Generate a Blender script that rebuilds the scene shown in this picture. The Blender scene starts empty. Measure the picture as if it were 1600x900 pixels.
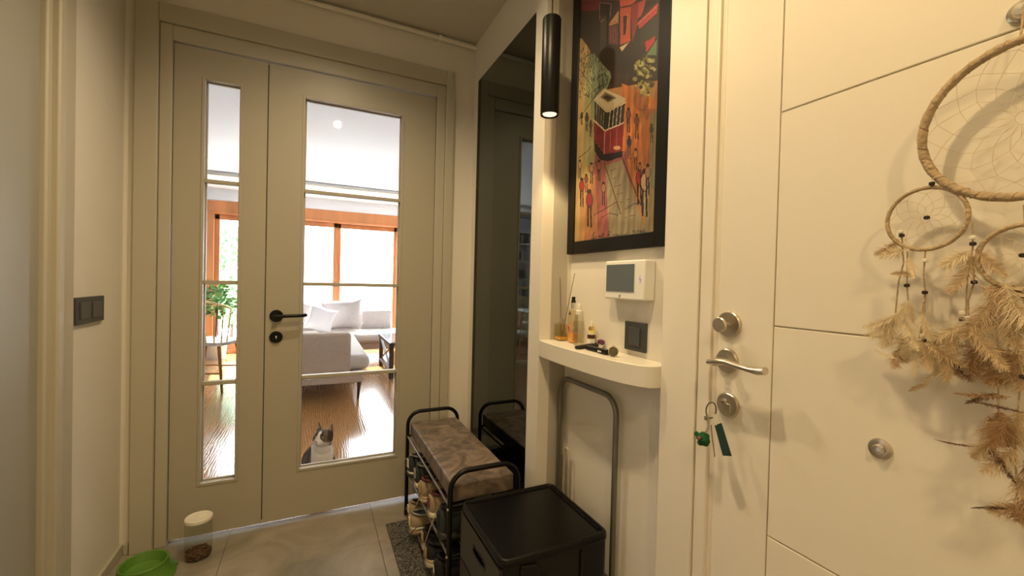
import bpy, bmesh, math, random
import numpy as np
from mathutils import Vector, Matrix
random.seed(7)
rnd = random.uniform
sc = bpy.context.scene

# ------------------------------------------------------------------ camera
F_PX, YAW, PITCH, ROLL = 658.63, 0.44043, -0.01408, 0.02487
CAM = Vector((0, 0, 1.155))
_cy, _sy, _cp, _sp = math.cos(YAW), math.sin(YAW), math.cos(PITCH), math.sin(PITCH)
_f = Vector((_sy*_cp, _cy*_cp, _sp)); _r = Vector((_cy, -_sy, 0)); _u = _r.cross(_f)
RGT = _r*math.cos(ROLL) + _u*math.sin(ROLL); UPV = -_r*math.sin(ROLL) + _u*math.cos(ROLL); FWD = _f
cam_data = bpy.data.cameras.new('camera'); cam = bpy.data.objects.new('camera', cam_data)
sc.collection.objects.link(cam); sc.camera = cam
cam_data.sensor_width = 36; cam_data.lens = 36*F_PX/1600; cam_data.clip_start = 0.02; cam_data.clip_end = 200
cam.matrix_world = Matrix(((RGT.x, UPV.x, -FWD.x, CAM.x), (RGT.y, UPV.y, -FWD.y, CAM.y), (RGT.z, UPV.z, -FWD.z, CAM.z), (0, 0, 0, 1)))
def onx(px, py, X):          # where the sight line of a photo point meets the plane x = X
    d = RGT*((px-800)/F_PX) - UPV*((py-450)/F_PX) + FWD
    return CAM + d*((X-CAM.x)/d.x)
def onz(px, py, Z):
    d = RGT*((px-800)/F_PX) - UPV*((py-450)/F_PX) + FWD
    return CAM + d*((Z-CAM.z)/d.z)

# ------------------------------------------------------------------ world, sun, exposure
sc.view_settings.view_transform = 'Standard'; sc.view_settings.look = 'None'
sc.view_settings.gamma = 1; sc.view_settings.exposure = 0.35
try: sc.view_settings.use_curve_mapping = False
except Exception: pass
w = bpy.data.worlds.new('sky'); sc.world = w; w.use_nodes = True
bg = w.node_tree.nodes['Background']; bg.inputs[0].default_value = (0.86, 0.93, 1.0, 1); bg.inputs[1].default_value = 10.5
def light(name, kind, loc, energy, color, target=None, **kw):
    l = bpy.data.lights.new(name, kind); l.energy = energy; l.color = color
    for k, v in kw.items(): setattr(l, k, v)
    o = bpy.data.objects.new(name, l); sc.collection.objects.link(o); o.location = loc
    if target is not None: o.rotation_euler = (Vector(target)-Vector(loc)).to_track_quat('-Z', 'Y').to_euler()
    return o
light('sun', 'SUN', (0, 12, 8), 22.0, (1, .96, .9), (0.5, 7.9, 3.9), angle=0.01)
WARM = (1.0, .73, .38)
light('hall_spot', 'SPOT', (0.16, .66, 2.43), 39, WARM, (0.16, .70, 0), spot_size=2.75, spot_blend=.75, shadow_soft_size=.03)
light('hall_spot', 'SPOT', (.10, 1.50, 2.43), 32, (1.0, .80, .52), (.0, 1.50, 0), spot_size=2.6, spot_blend=1.0, shadow_soft_size=.03)
light('hall_spot', 'SPOT', (0.00, -.75, 2.43), 38, WARM, (0.02, -.70, 0), spot_size=2.75, spot_blend=.8, shadow_soft_size=.04)
PX_, PY_ = .681, 1.193
light('pendant_bulb', 'SPOT', (PX_, PY_, 1.688), 5.0, WARM, (PX_, PY_, 0), spot_size=1.75, spot_blend=.5, shadow_soft_size=.012)
pt = light('window_portal', 'AREA', (.55, 7.55, 1.02), 1, (1, 1, 1), (.55, 0, 1.02), shape='RECTANGLE', size=4.0, size_y=2.05)
pt.data.cycles.is_portal = True

# ------------------------------------------------------------------ materials
def mat(name, col, rough=.5, metal=0, var=0, scale=8, bump=0, bscale=40, coat=0, spec=.5, sheen=0, stretch=None):
    m = bpy.data.materials.new(name); m.use_nodes = True; nt = m.node_tree; b = nt.nodes['Principled BSDF']
    b.inputs['Base Color'].default_value = (*col, 1); b.inputs['Roughness'].default_value = rough
    b.inputs['Metallic'].default_value = metal; b.inputs['Coat Weight'].default_value = coat
    b.inputs['Specular IOR Level'].default_value = spec
    if sheen: b.inputs['Sheen Weight'].default_value = sheen
    if var or bump:
        tc = nt.nodes.new('ShaderNodeTexCoord'); mp = nt.nodes.new('ShaderNodeMapping')
        nt.links.new(tc.outputs['Object'], mp.inputs[0])
        if stretch: mp.inputs['Scale'].default_value = stretch
    if var:
        n = nt.nodes.new('ShaderNodeTexNoise'); n.inputs['Scale'].default_value = scale; n.inputs['Detail'].default_value = 6
        nt.links.new(mp.outputs[0], n.inputs[0])
        r = nt.nodes.new('ShaderNodeValToRGB'); r.color_ramp.elements[0].position = .3; r.color_ramp.elements[1].position = .7
        r.color_ramp.elements[0].color = (*[c*(1-var) for c in col], 1); r.color_ramp.elements[1].color = (*[min(1, c*(1+var)) for c in col], 1)
        nt.links.new(n.outputs[0], r.inputs[0]); nt.links.new(r.outputs[0], b.inputs['Base Color'])
    if bump:
        n2 = nt.nodes.new('ShaderNodeTexNoise'); n2.inputs['Scale'].default_value = bscale; n2.inputs['Detail'].default_value = 4
        nt.links.new(mp.outputs[0], n2.inputs[0])
        bp = nt.nodes.new('ShaderNodeBump'); bp.inputs['Strength'].default_value = bump; bp.inputs['Distance'].default_value = .01
        nt.links.new(n2.outputs[0], bp.inputs['Height']); nt.links.new(bp.outputs[0], b.inputs['Normal'])
    return m
def emis(name, col, s):
    m = bpy.data.materials.new(name); m.use_nodes = True; b = m.node_tree.nodes['Principled BSDF']
    b.inputs['Base Color'].default_value = (*col, 1); b.inputs['Emission Color'].default_value = (*col, 1); b.inputs['Emission Strength'].default_value = s
    return m
def clear(name, tint=(1, 1, 1), gloss=.08, rough=.0):      # thin glass: passes light, mirrors a little
    m = bpy.data.materials.new(name); m.use_nodes = True; nt = m.node_tree; nt.nodes.clear()
    o = nt.nodes.new('ShaderNodeOutputMaterial'); mx = nt.nodes.new('ShaderNodeMixShader'); t = nt.nodes.new('ShaderNodeBsdfTransparent')
    g = nt.nodes.new('ShaderNodeBsdfGlossy'); lw = nt.nodes.new('ShaderNodeLayerWeight'); mt = nt.nodes.new('ShaderNodeMath')
    t.inputs[0].default_value = (*tint, 1); g.inputs['Roughness'].default_value = rough; lw.inputs[0].default_value = .35
    mt.operation = 'MULTIPLY_ADD'; mt.inputs[1].default_value = .4; mt.inputs[2].default_value = gloss*.4
    nt.links.new(lw.outputs['Facing'], mt.inputs[0])
    p = nt.nodes.new('ShaderNodeMath'); p.operation = 'POWER'; p.inputs[1].default_value = 4.0
    nt.links.new(lw.outputs['Facing'], p.inputs[0]); nt.links.new(p.outputs[0], mt.inputs[0])
    nt.links.new(mt.outputs[0], mx.inputs[0]); nt.links.new(t.outputs[0], mx.inputs[1]); nt.links.new(g.outputs[0], mx.inputs[2])
    nt.links.new(mx.outputs[0], o.inputs[0]); return m
M = {}
M['wall'] = mat('cream wall paint', (.74, .70, .62), .75, var=.02, scale=3, bump=.05, bscale=180)
M['wallshade'] = mat('shaded niche wall paint', (.44, .41, .34), .75, var=.02, scale=3)  # wall paint darkened: the niche side's shade is put into the colour
M['ceil'] = mat('ceiling paint', (.60, .57, .49), .9)
M['greige'] = mat('greige door lacquer', (.42, .385, .30), .42)
M['greige2'] = mat('greige casing lacquer', (.48, .445, .355), .45)
M['cream'] = mat('cream door lacquer', (.78, .73, .62), .38, bump=.02, bscale=30)
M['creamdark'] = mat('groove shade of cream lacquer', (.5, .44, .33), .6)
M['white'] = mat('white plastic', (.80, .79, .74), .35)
M['whitepaint'] = mat('white room paint', (.77, .81, .85), .8)
M['black'] = mat('satin black metal', (.0045, .0045, .0045), .36, spec=.25)
M['blackplastic'] = mat('black moulded plastic', (.0045, .0045, .0045), .30, spec=.28)
M['anthracite'] = mat('anthracite plastic', (.045, .05, .05), .45)
M['anthracite2'] = mat('anthracite rocker', (.06, .065, .066), .38)
M['rubber'] = mat('black rubber', (.01, .01, .01), .8)
M['grey_tube'] = mat('grey steel tube', (.20, .19, .165), .28, metal=.7)
M['steel'] = mat('brushed nickel', (.62, .57, .49), .28, metal=1)
M['chrome'] = mat('polished chrome', (.8, .8, .78), .08, metal=1)
M['gold'] = mat('polished gold', (.85, .6, .2), .2, metal=1)
M['brass'] = mat('pale gold wire', (.75, .60, .25), .3, metal=.6)
M['glass'] = clear('window glass', gloss=.02)
M['bottle'] = clear('clear bottle glass', (.96, .96, .93), .15)
M['jar'] = clear('scratched clear plastic', (.96, .97, .95), .05, .05)
M['mortar'] = mat('dark grout', (.17, .15, .12), .9)
M['orangewood'] = mat('orange pine window frame', (.50, .20, .07), .45, var=.25, scale=6, stretch=(1, 1, .15))
M['grout'] = mat('floor grout', (.19, .17, .14), .9)
M['sofa'] = mat('beige sofa fabric', (.50, .41, .34), .9, var=.06, scale=30, bump=.15, bscale=300)
M['sofa2'] = mat('grey sofa cushion fabric', (.50, .46, .45), .9, var=.06, scale=30, bump=.15, bscale=300)
M['darkwood'] = mat('dark walnut', (.06, .03, .018), .4, var=.3, scale=9, stretch=(1, 1, .2))
M['greenplastic'] = mat('green plastic', (.10, .235, .028), .42)
M['leaf'] = mat('green leaf', (.10, .26, .06), .5, var=.4, scale=14)
M['stucco'] = mat('white garden wall', (.85, .84, .82), .9)
def mirror_mat():
    m = mat('smoked mirror glass', (.105, .122, .115), .015, metal=1); return m
M['mirror'] = mirror_mat()
def leather():
    m = mat('mottled brown leatherette', (.11, .085, .068), .48); nt = m.node_tree; b = nt.nodes['Principled BSDF']
    tc = nt.nodes.new('ShaderNodeTexCoord'); n = nt.nodes.new('ShaderNodeTexNoise'); n.inputs['Scale'].default_value = 12; n.inputs['Detail'].default_value = 8; n.inputs['Distortion'].default_value = 1.8
    r = nt.nodes.new('ShaderNodeValToRGB'); r.color_ramp.elements[0].position = .35; r.color_ramp.elements[0].color = (.085, .066, .055, 1)
    r.color_ramp.elements[1].position = .68; r.color_ramp.elements[1].color = (.27, .205, .155, 1)
    nt.links.new(tc.outputs['Object'], n.inputs[0]); nt.links.new(n.outputs[0], r.inputs[0]); nt.links.new(r.outputs[0], b.inputs['Base Color'])
    return m
M['leather'] = leather()
def stone():
    m = mat('grey beige stone tile', (.2, .18, .15), .42); nt = m.node_tree; b = nt.nodes['Principled BSDF']
    tc = nt.nodes.new('ShaderNodeTexCoord'); n = nt.nodes.new('ShaderNodeTexNoise'); n.inputs['Scale'].default_value = 3.2; n.inputs['Detail'].default_value = 9; n.inputs['Distortion'].default_value = 1.0; n.inputs['Roughness'].default_value = .62
    r = nt.nodes.new('ShaderNodeValToRGB'); r.color_ramp.elements[0].position = .30; r.color_ramp.elements[0].color = (.19, .165, .125, 1)
    r.color_ramp.elements[1].position = .72; r.color_ramp.elements[1].color = (.40, .35, .275, 1)
    nt.links.new(tc.outputs['Object'], n.inputs[0]); nt.links.new(n.outputs[0], r.inputs[0]); nt.links.new(r.outputs[0], b.inputs['Base Color'])
    return m
M['stone'] = stone()
def planks_mat():
    m = mat('glossy brown oak parquet', (.2, .1, .04), .2); nt = m.node_tree; b = nt.nodes['Principled BSDF']
    tc = nt.nodes.new('ShaderNodeTexCoord'); mp = nt.nodes.new('ShaderNodeMapping'); mp.inputs['Scale'].default_value = (9, 1.6, 1)
    n = nt.nodes.new('ShaderNodeTexNoise'); n.inputs['Scale'].default_value = 3; n.inputs['Detail'].default_value = 5; n.inputs['Distortion'].default_value = 2.2
    wv = nt.nodes.new('ShaderNodeTexWave'); wv.inputs['Scale'].default_value = 2.2; wv.inputs['Distortion'].default_value = 9; wv.inputs['Detail'].default_value = 3
    oi = nt.nodes.new('ShaderNodeObjectInfo'); ad = nt.nodes.new('ShaderNodeVectorMath')
    nt.links.new(tc.outputs['Object'], ad.inputs[0]); nt.links.new(oi.outputs['Random'], ad.inputs[1]); nt.links.new(ad.outputs[0], mp.inputs[0])
    nt.links.new(mp.outputs[0], n.inputs[0]); nt.links.new(mp.outputs[0], wv.inputs[0])
    mx = nt.nodes.new('ShaderNodeMath'); mx.operation = 'MULTIPLY'; nt.links.new(n.outputs[0], mx.inputs[0]); nt.links.new(wv.outputs['Fac'], mx.inputs[1])
    r = nt.nodes.new('ShaderNodeValToRGB'); r.color_ramp.elements[0].position = .1; r.color_ramp.elements[0].color = (.40, .20, .06, 1)
    r.color_ramp.elements[1].position = .5; r.color_ramp.elements[1].color = (.56, .31, .12, 1)
    nt.links.new(mx.outputs[0], r.inputs[0]); nt.links.new(r.outputs[0], b.inputs['Base Color'])
    b.inputs['Roughness'].default_value = .16; b.inputs['Coat Weight'].default_value = .6; b.inputs['Coat Roughness'].default_value = .1
    bp = nt.nodes.new('ShaderNodeBump'); bp.inputs['Strength'].default_value = .12; bp.inputs['Distance'].default_value = .004
    nt.links.new(wv.outputs['Fac'], bp.inputs['Height']); nt.links.new(bp.outputs[0], b.inputs['Normal'])
    return m
M['parquet'] = planks_mat()
def rugmat():
    m = mat('flecked grey doormat', (.08, .075, .065), .95, bump=1.0, bscale=260); nt = m.node_tree; b = nt.nodes['Principled BSDF']
    tc = nt.nodes.new('ShaderNodeTexCoord'); n = nt.nodes.new('ShaderNodeTexNoise'); n.inputs['Scale'].default_value = 150; n.inputs['Detail'].default_value = 6
    r = nt.nodes.new('ShaderNodeValToRGB'); r.color_ramp.elements[0].position = .4; r.color_ramp.elements[0].color = (.035, .033, .03, 1)
    r.color_ramp.elements[1].position = .66; r.color_ramp.elements[1].color = (.27, .25, .21, 1)
    nt.links.new(tc.outputs['Object'], n.inputs[0]); nt.links.new(n.outputs[0], r.inputs[0]); nt.links.new(r.outputs[0], b.inputs['Base Color'])
    return m
M['mat'] = rugmat()
def attr_mat(name, rough=.6, attr='col'):
    m = mat(name, (1, 1, 1), rough); nt = m.node_tree; a = nt.nodes.new('ShaderNodeAttribute'); a.attribute_name = attr
    nt.links.new(a.outputs['Color'], nt.nodes['Principled BSDF'].inputs['Base Color']); return m

# ------------------------------------------------------------------ builders
INV = {}
def tag(o, label=None, cat=None, group=None, kind=None):
    if label: o['label'] = label
    if cat: o['category'] = cat
    if group: o['group'] = group
    if kind: o['kind'] = kind
    return o
def empty(name, loc=(0, 0, 0), rz=0, label=None, cat=None, group=None, kind=None):
    o = bpy.data.objects.new(name, None); sc.collection.objects.link(o); o.location = loc; o.rotation_euler = (0, 0, rz); o.empty_display_size = .05
    INV[o.name] = (Matrix.Translation(loc) @ Matrix.Rotation(rz, 4, 'Z')).inverted()
    return tag(o, label, cat, group, kind)
class MB:
    def __init__(s): s.v = []; s.f = []
    def add(s, vs, fs):
        n = len(s.v); s.v += [Vector(v) for v in vs]; s.f += [tuple(i+n for i in f) for f in fs]; return s
    def box(s, x0, x1, y0, y1, z0, z1):
        return s.add([(x0,y0,z0),(x1,y0,z0),(x1,y1,z0),(x0,y1,z0),(x0,y0,z1),(x1,y0,z1),(x1,y1,z1),(x0,y1,z1)],
                     [(0,3,2,1),(4,5,6,7),(0,1,5,4),(1,2,6,5),(2,3,7,6),(3,0,4,7)])
    def tube(s, pts, r, n=10, closed=False, flat=1.0, caps=True, up=None):
        pts = [Vector(p) for p in pts]; N = len(pts); rs = r if isinstance(r, (list, tuple)) else [r]*N; vs = []; prev = None
        for i, p in enumerate(pts):
            if closed: t = (pts[(i+1) % N]-pts[i-1])
            else: t = pts[min(i+1, N-1)]-pts[max(i-1, 0)]
            t.normalize()
            if prev is None:
                a = Vector(up) if up else (Vector((0, 0, 1)) if abs(t.z) < .9 else Vector((1, 0, 0)))
                a = (a - t*a.dot(t)).normalized()
            else: a = (prev - t*prev.dot(t)).normalized()
            prev = a; b = t.cross(a)
            for k in range(n):
                th = 2*math.pi*k/n; vs.append(p + a*(rs[i]*math.cos(th)*flat) + b*(rs[i]*math.sin(th)))
        fs = []
        for i in range(N if closed else N-1):
            for k in range(n):
                j = (i+1) % N; fs.append((i*n+k, i*n+(k+1) % n, j*n+(k+1) % n, j*n+k))
        if caps and not closed: fs += [tuple(range(n))[::-1], tuple((N-1)*n+k for k in range(n))]
        return s.add(vs, fs)
    def lathe(s, c, axis, prof, n=24, sx=1, sy=1):      # prof: (radius, height along axis)
        ax = Vector(axis).normalized(); a = ax.orthogonal().normalized() if abs(ax.z) < .99 else Vector((1, 0, 0)); b = ax.cross(a); c = Vector(c); vs = []
        for (r, h) in prof:
            for k in range(n):
                th = 2*math.pi*k/n; vs.append(c + ax*h + a*(r*math.cos(th)*sx) + b*(r*math.sin(th)*sy))
        fs = [(i*n+k, i*n+(k+1) % n, (i+1)*n+(k+1) % n, (i+1)*n+k) for i in range(len(prof)-1) for k in range(n)]
        if prof[0][0] > 1e-6: fs.append(tuple(range(n))[::-1])
        if prof[-1][0] > 1e-6: fs.append(tuple((len(prof)-1)*n+k for k in range(n)))
        return s.add(vs, fs)
    def ball(s, c, rx, ry=None, rz=None, n=16, m=10, rot=None):
        ry = rx if ry is None else ry; rz = rx if rz is None else rz; vs = []; c = Vector(c)
        for i in range(1, m):
            ph = math.pi*i/m
            for k in range(n):
                th = 2*math.pi*k/n; p = Vector((rx*math.sin(ph)*math.cos(th), ry*math.sin(ph)*math.sin(th), rz*math.cos(ph)))
                if rot: p = rot @ p
                vs.append(c+p)
        t = Vector((0, 0, rz)); bq = Vector((0, 0, -rz))
        if rot: t = rot @ t; bq = rot @ bq
        vs += [c+t, c+bq]; T = len(vs)-2; B = T+1
        fs = [(i*n+k, (i+1)*n+k, (i+1)*n+(k+1) % n, i*n+(k+1) % n) for i in range(m-2) for k in range(n)]
        fs += [(T, k, (k+1) % n) for k in range(n)] + [(B, (m-2)*n+(k+1) % n, (m-2)*n+k) for k in range(n)]
        return s.add(vs, fs)
    def prism(s, pts, z0, z1):
        n = len(pts); return s.add([(x, y, z0) for x, y in pts]+[(x, y, z1) for x, y in pts],
            [tuple(range(n))[::-1], tuple(range(n, 2*n))]+[(i, (i+1) % n, n+(i+1) % n, n+i) for i in range(n)])
    def quad(s, a, b, c, d): return s.add([a, b, c, d], [(0, 1, 2, 3)])
    def build(s, name, m, parent=None, bevel=0, smooth=True, seg=2, subsurf=0, label=None, kind=None):
        inv = INV.get(parent.name) if parent else None
        me = bpy.data.meshes.new(name); me.from_pydata([(inv @ v) if inv else v for v in s.v], [], s.f); me.update()
        bm = bmesh.new(); bm.from_mesh(me); bmesh.ops.recalc_face_normals(bm, faces=bm.faces); bm.to_mesh(me); bm.free()
        me.materials.append(M[m] if isinstance(m, str) else m)
        o = bpy.data.objects.new(name, me); sc.collection.objects.link(o)
        if parent: o.parent = parent; INV[o.name] = inv if inv else Matrix()
        else: INV[o.name] = Matrix()
        if smooth:
            me.polygons.foreach_set('use_smooth', [True]*len(me.polygons)); me.set_sharp_from_angle(angle=math.radians(38))
        if bevel:
            bv = o.modifiers.new('bevel', 'BEVEL'); bv.width = bevel; bv.segments = seg; bv.limit_method = 'ANGLE'; bv.angle_limit = .7; bv.harden_normals = False
        if subsurf:
            sb = o.modifiers.new('sub', 'SUBSURF'); sb.levels = subsurf; sb.render_levels = subsurf
        return tag(o, label, kind=kind)
def struct(name, mb, m, bevel=0, **k): return mb.build(name, m, None, bevel, kind='structure', **k)
def arc(c, r, a0, a1, n, ax='xz'):
    out = []
    for i in range(n+1):
        a = a0+(a1-a0)*i/n; out.append((c[0]+r*math.cos(a), c[1]+r*math.sin(a)))
    return out

# ================================================================== THE SETTING: HALL
XL, XR, D, ZC = -.70, .788, 2.218, 2.455
MX = .742           # front of mirror and niche post
NB = .853           # niche back wall
floor_root = struct('floor', MB().box(XL-.1, 1.1, -1.7, 2.245, -.06, -.006), 'grout')
INV[floor_root.name] = Matrix()
xj = [-.92, -.32, .28, .88, 1.1]; yj = [-1.7, -1.1, -.5, .1, .70, 1.30, 1.90, 2.245]
for i in range(len(xj)-1):
    for j in range(len(yj)-1):
        x0, x1 = max(xj[i], XL-.1)+.0008, xj[i+1]-.0008; y0, y1 = yj[j]+.0008, yj[j+1]-.0008
        MB().box(x0, x1, y0, y1, -.006, 0).build('floor_tile', 'stone', floor_root, .0008, smooth=False, seg=1)
struct('ceiling', MB().box(XL-.1, 1.1, -1.7, D+.0, ZC, ZC+.08), 'ceil')
struct('wall_back', MB().box(XL-.1, -.60, D, D+.12, 0, ZC).box(.635, 1.1, D, D+.12, 0, ZC).box(-.60, .635, D, D+.12, 2.20, ZC), 'wall')
struct('wall_right', MB().box(XR, 1.1, 1.336, D, 0, ZC), 'wall')
struct('wall_niche', MB().box(NB, 1.1, .70, 1.336, 0, ZC), 'wall')
struct('wall_niche_side', MB().box(XR, NB+.02, 1.330, 1.337, 0, ZC), 'wallshade')
struct('trim_1', MB().box(MX, XR+.002, 1.334, 1.419, 0, ZC), 'wall', .001)
struct('wall_entrance', MB().box(.86, 1.1, -1.7, -.33, 0, ZC).box(.86, 1.1, -.33, .70, 2.12, ZC), 'wall')
struct('wall_left', MB().box(XL-.1, XL, 1.70, D, 0, ZC).box(XL-.1, XL, -1.7, .78, 0, ZC).box(XL-.1, XL, .78, 1.70, 2.12, ZC), 'wall')
struct('wall_front', MB().box(XL-.1, 1.1, -1.78, -1.7, 0, ZC), 'wall')
struct('baseboard_left', MB().box(XL, XL+.014, 1.81, D, 0, .046).box(XL+.014, -.668, D-.014, D, 0, .046), 'greige2', .003)
# left doorway: moulded casing and plain leaf
d3 = empty('door_3', (XL, 1.2, 0), kind='structure')
MB().box(XL-.04, XL-.012, .80, 1.668, 0, 2.10).build('door_leaf', mat('grey lacquered leaf', (.32, .31, .255), .5), d3, .002)
c = MB().box(XL-.02, XL+.012, 1.735, 1.808, 0, 2.19).box(XL-.03, XL+.022, 1.690, 1.728, 0, 2.19).box(XL-.03, XL+.004, 1.668, 1.74, 0, 2.13)
c.box(XL-.02, XL+.012, .70, 1.735, 2.12, 2.19)
c.build('door_casing', 'greige2', d3, .006, seg=3)
# ================================================================== DOOR 1: glazed double door
d1 = empty('door_1', (0, D, 0), kind='structure')
MB().box(-.665, -.589, D-.022, D+.01, 0, 2.267).build('door_casing', 'greige2', d1, .0025)
MB().box(.624, .668, D-.022, D+.01, 0, 2.267).build('door_casing', 'greige2', d1, .0025)
MB().box(-.589, .624, D-.020, D+.01, 2.192, 2.267).build('door_casing', 'greige2', d1, .0025)
MB().box(-.588, -.545, D-.008, D+.12, 0, 2.191).box(.577, .6235, D-.008, D+.12, 0, 2.191).box(-.545, .577, D-.008, D+.12, 2.126, 2.191).build('door_frame', 'greige2', d1, .0025)
MUN = (1.5605, 1.1215, .678)
def leaf(x0, x1, gx0, gx1, z0=.018, z1=2.121, gz0=.243, gz1=1.994):
    y0, y1 = D+.002, D+.040
    lf = MB().box(x0, gx0, y0, y1, z0, z1).box(gx1, x1, y0, y1, z0, z1).box(gx0, gx1, y0, y1, z0, gz0).box(gx0, gx1, y0, y1, gz1, z1).build('door_leaf', 'greige', d1, 0, smooth=False)
    # raised bead frame round the opening
    b = .011
    MB().box(gx0-b, gx0+.001, y0-.004, y0+.02, gz0-b, gz1+b).box(gx1-.001, gx1+b, y0-.004, y0+.02, gz0-b, gz1+b).box(gx0, gx1, y0-.004, y0+.02, gz0-b, gz0+.001).box(gx0, gx1, y0-.004, y0+.02, gz1-.001, gz1+b).build('glazing_bead', 'greige', lf, .0015)
    MB().box(gx0, gx0+.006, y0+.026, y0+.037, gz0, gz1).box(gx1-.006, gx1, y0+.026, y0+.037, gz0, gz1).box(gx0, gx1, y0+.026, y0+.037, gz0, gz0+.006).box(gx0, gx1, y0+.026, y0+.037, gz1-.006, gz1).build('glazing_bead', 'greige', lf, .001)
    for z in MUN: MB().box(gx0, gx1, y0+.004, y1-.006, z-.0085, z+.0085).build('muntin', 'greige', lf, .002)
    zs = [gz0]+[m for m in MUN[::-1]]+[gz1]
    for a, c_ in zip(zs[:-1], zs[1:]): MB().box(gx0, gx1, y0+.019, y0+.0215, a, c_).build('pane', 'glass', lf, smooth=False)
    return lf
leaf(-.542, -.2005, -.434, -.305)
lw = leaf(-.1965, .574, -.047, .399)
MB().box(-.2003, -.1967, D+.020, D+.030, .02, 2.118).build('weather_seal', 'rubber', d1, smooth=False)
# bright roller catch and bottom bolt at the meeting of the leaves
MB().box(-.201, -.195, D-.001, D+.004, 2.112, 2.121).build('flush_bolt', 'chrome', d1)
MB().box(-.201, -.195, D-.001, D+.004, .019, .036).build('flush_bolt', 'chrome', d1)
h = MB().lathe((-.152, D+.002, .972), (0, -1, 0), [(.028, 0), (.028, .006), (.026, .009), (0, .009)], 28).lathe((-.152, D-.007, .972), (0, -1, 0), [(.011, 0), (.011, .035), (.010, .042), (0, .042)], 16).build('handle_rose', 'black', lw)
MB().tube([(-.160, D-.042, .972), (-.10, D-.042, .974), (-.06, D-.040, .975), (-.037, D-.036, .976), (-.030, D-.028, .977)], .0085, 12, flat=.9).build('lever', 'black', lw)
MB().lathe((-.152, D+.002, .874), (0, -1, 0), [(.027, 0), (.027, .006), (.025, .009), (0, .009)], 28).build('lock_rose', 'black', lw)
MB().lathe((-.151, D-.0075, .877), (0, -1, 0), [(.0035, 0), (.0035, .0012), (0, .0012)], 12).box(-.1525, -.1495, D-.0087, D-.0072, .868, .876).build('keyhole', 'white', lw)
# ================================================================== DOOR 2: entrance door with horizontal grooves
d2 = empty('door_2', (.83, .2, 0), kind='structure')
MB().box(.815, NB+.01, .7075, .816, 0, 2.20).box(.815, NB+.01, -.44, -.33, 0, 2.20).box(.815, NB+.01, -.33, .7075, 2.10, 2.20).build('door_casing', 'cream', d2, .002)
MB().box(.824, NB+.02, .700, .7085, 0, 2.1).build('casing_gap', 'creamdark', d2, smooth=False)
MB().box(.819, .90, .672, .7055, 0, 2.1).build('door_frame', 'cream', d2, .003)
MB().box(.828, .90, .662, .673, 0, 2.1).build('door_frame', 'cream', d2, .002)
LX = .830
gz = [.018, .238, .660, 1.080, 1.503, 1.925, 2.09]
lf2 = MB().box(LX, LX+.05, .537, .665, .018, 2.09).build('door_leaf', 'cream', d2, .0015)
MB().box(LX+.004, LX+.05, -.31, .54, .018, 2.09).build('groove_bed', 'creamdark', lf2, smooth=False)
for a, b_ in zip(gz[:-1], gz[1:]):
    MB().box(LX, LX+.02, -.31, .5345, a+.0013, b_-.0013).build('door_panel', 'cream', lf2, .0012)
def rose(y, z, r=.0285, t=.008):
    return MB().lathe((LX, y, z), (-1, 0, 0), [(r, 0), (r, t-.002), (r-.002, t), (0, t)], 36)
p = onx(1137, 507, LX-.008); r1 = rose(p.y, p.z).build('handle_rose', 'steel', lf2)
MB().tube([(LX-.008, p.y, p.z), (LX-.03, p.y, p.z)], .005, 12).build('thumb_turn', 'steel', lf2)
MB().lathe((LX-.030, p.y+.0, p.z), (-1, 0, 0), [(.0145, 0), (.0165, .002), (.0165, .006), (.0145, .008), (0, .008)], 28, sx=1.0).build('thumb_turn', 'steel', lf2)
p = onx(1134, 564, LX-.008); rose(p.y, p.z, .0265).build('handle_rose', 'steel', lf2)
MB().tube([(LX-.006, p.y, p.z), (LX-.045, p.y, p.z)], .0085, 14).build('lever', 'steel', lf2)
pts = [onx(1108, 565, .778), onx(1120, 564, .776), onx(1136, 566, .776), onx(1153, 572, .778), onx(1170, 577, .780), onx(1185, 580, .782), onx(1196, 580, .784)]
MB().tube(pts, [.0095, .0125, .011, .009, .0100, .0135, .0125], 16, flat=.60, up=(0, 0, 1)).build('lever', 'steel', lf2)
p = onx(1135, 633, LX-.008); rose(p.y, p.z, .0265).build('handle_rose', 'steel', lf2); KR = p.copy()
MB().box(LX-.0095, LX-.0075, p.y-.010, p.y+.010, p.z-.014, p.z+.004).build('cylinder_cover', 'steel', lf2, .0009)
p = onx(1376, 701, LX); MB().lathe((LX, p.y, p.z), (-1, 0, 0), [(.0165, 0), (.016, .003), (.012, .005), (.0085, .005), (.0085, .009), (.0065, .012), (0, .0125)], 28).build('door_stop_knob', 'steel', lf2)
p = onx(1602, 18, LX); PEEP = p.copy()
MB().lathe((LX, p.y, p.z), (-1, 0, 0), [(.0165, 0), (.016, .004), (.013, .006), (.010, .005), (.009, .012), (.007, .014), (0, .0145)], 28).build('peephole', 'steel', lf2)

# ================================================================== SETTING: LIVING ROOM BEYOND
LZ = 2.46
fl = struct('floor_living', MB().box(-3.3, 3.1, 2.245, 7.5, -.06, -.004), 'darkwood')
pw, plen = .19, 1.3; k = 0
x = -3.3
while x < 3.1-1e-4:
    y = 2.245 - (k*.47 % plen); k += 1
    while y < 7.5:
        a, b_ = max(y, 2.245), min(y+plen, 7.5)
        if b_-a > .02: MB().box(x+.0005, min(x+pw, 3.1)-.0005, a+.0005, b_-.0005, -.004, 0).build('plank', 'parquet', fl, smooth=False)
        y += plen
    x += pw
struct('ceiling_living', MB().box(-3.3, 3.1, 2.2, 6.42, LZ, LZ+.08).box(-3.3, 3.1, 6.42, 7.5, 2.41, LZ+.08), 'whitepaint')
struct('trim_2', MB().box(-3.3, 3.1, 6.405, 6.425, 2.405, 2.432), mat('cream cove lip', (.66, .63, .50), .7), .004)
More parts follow.
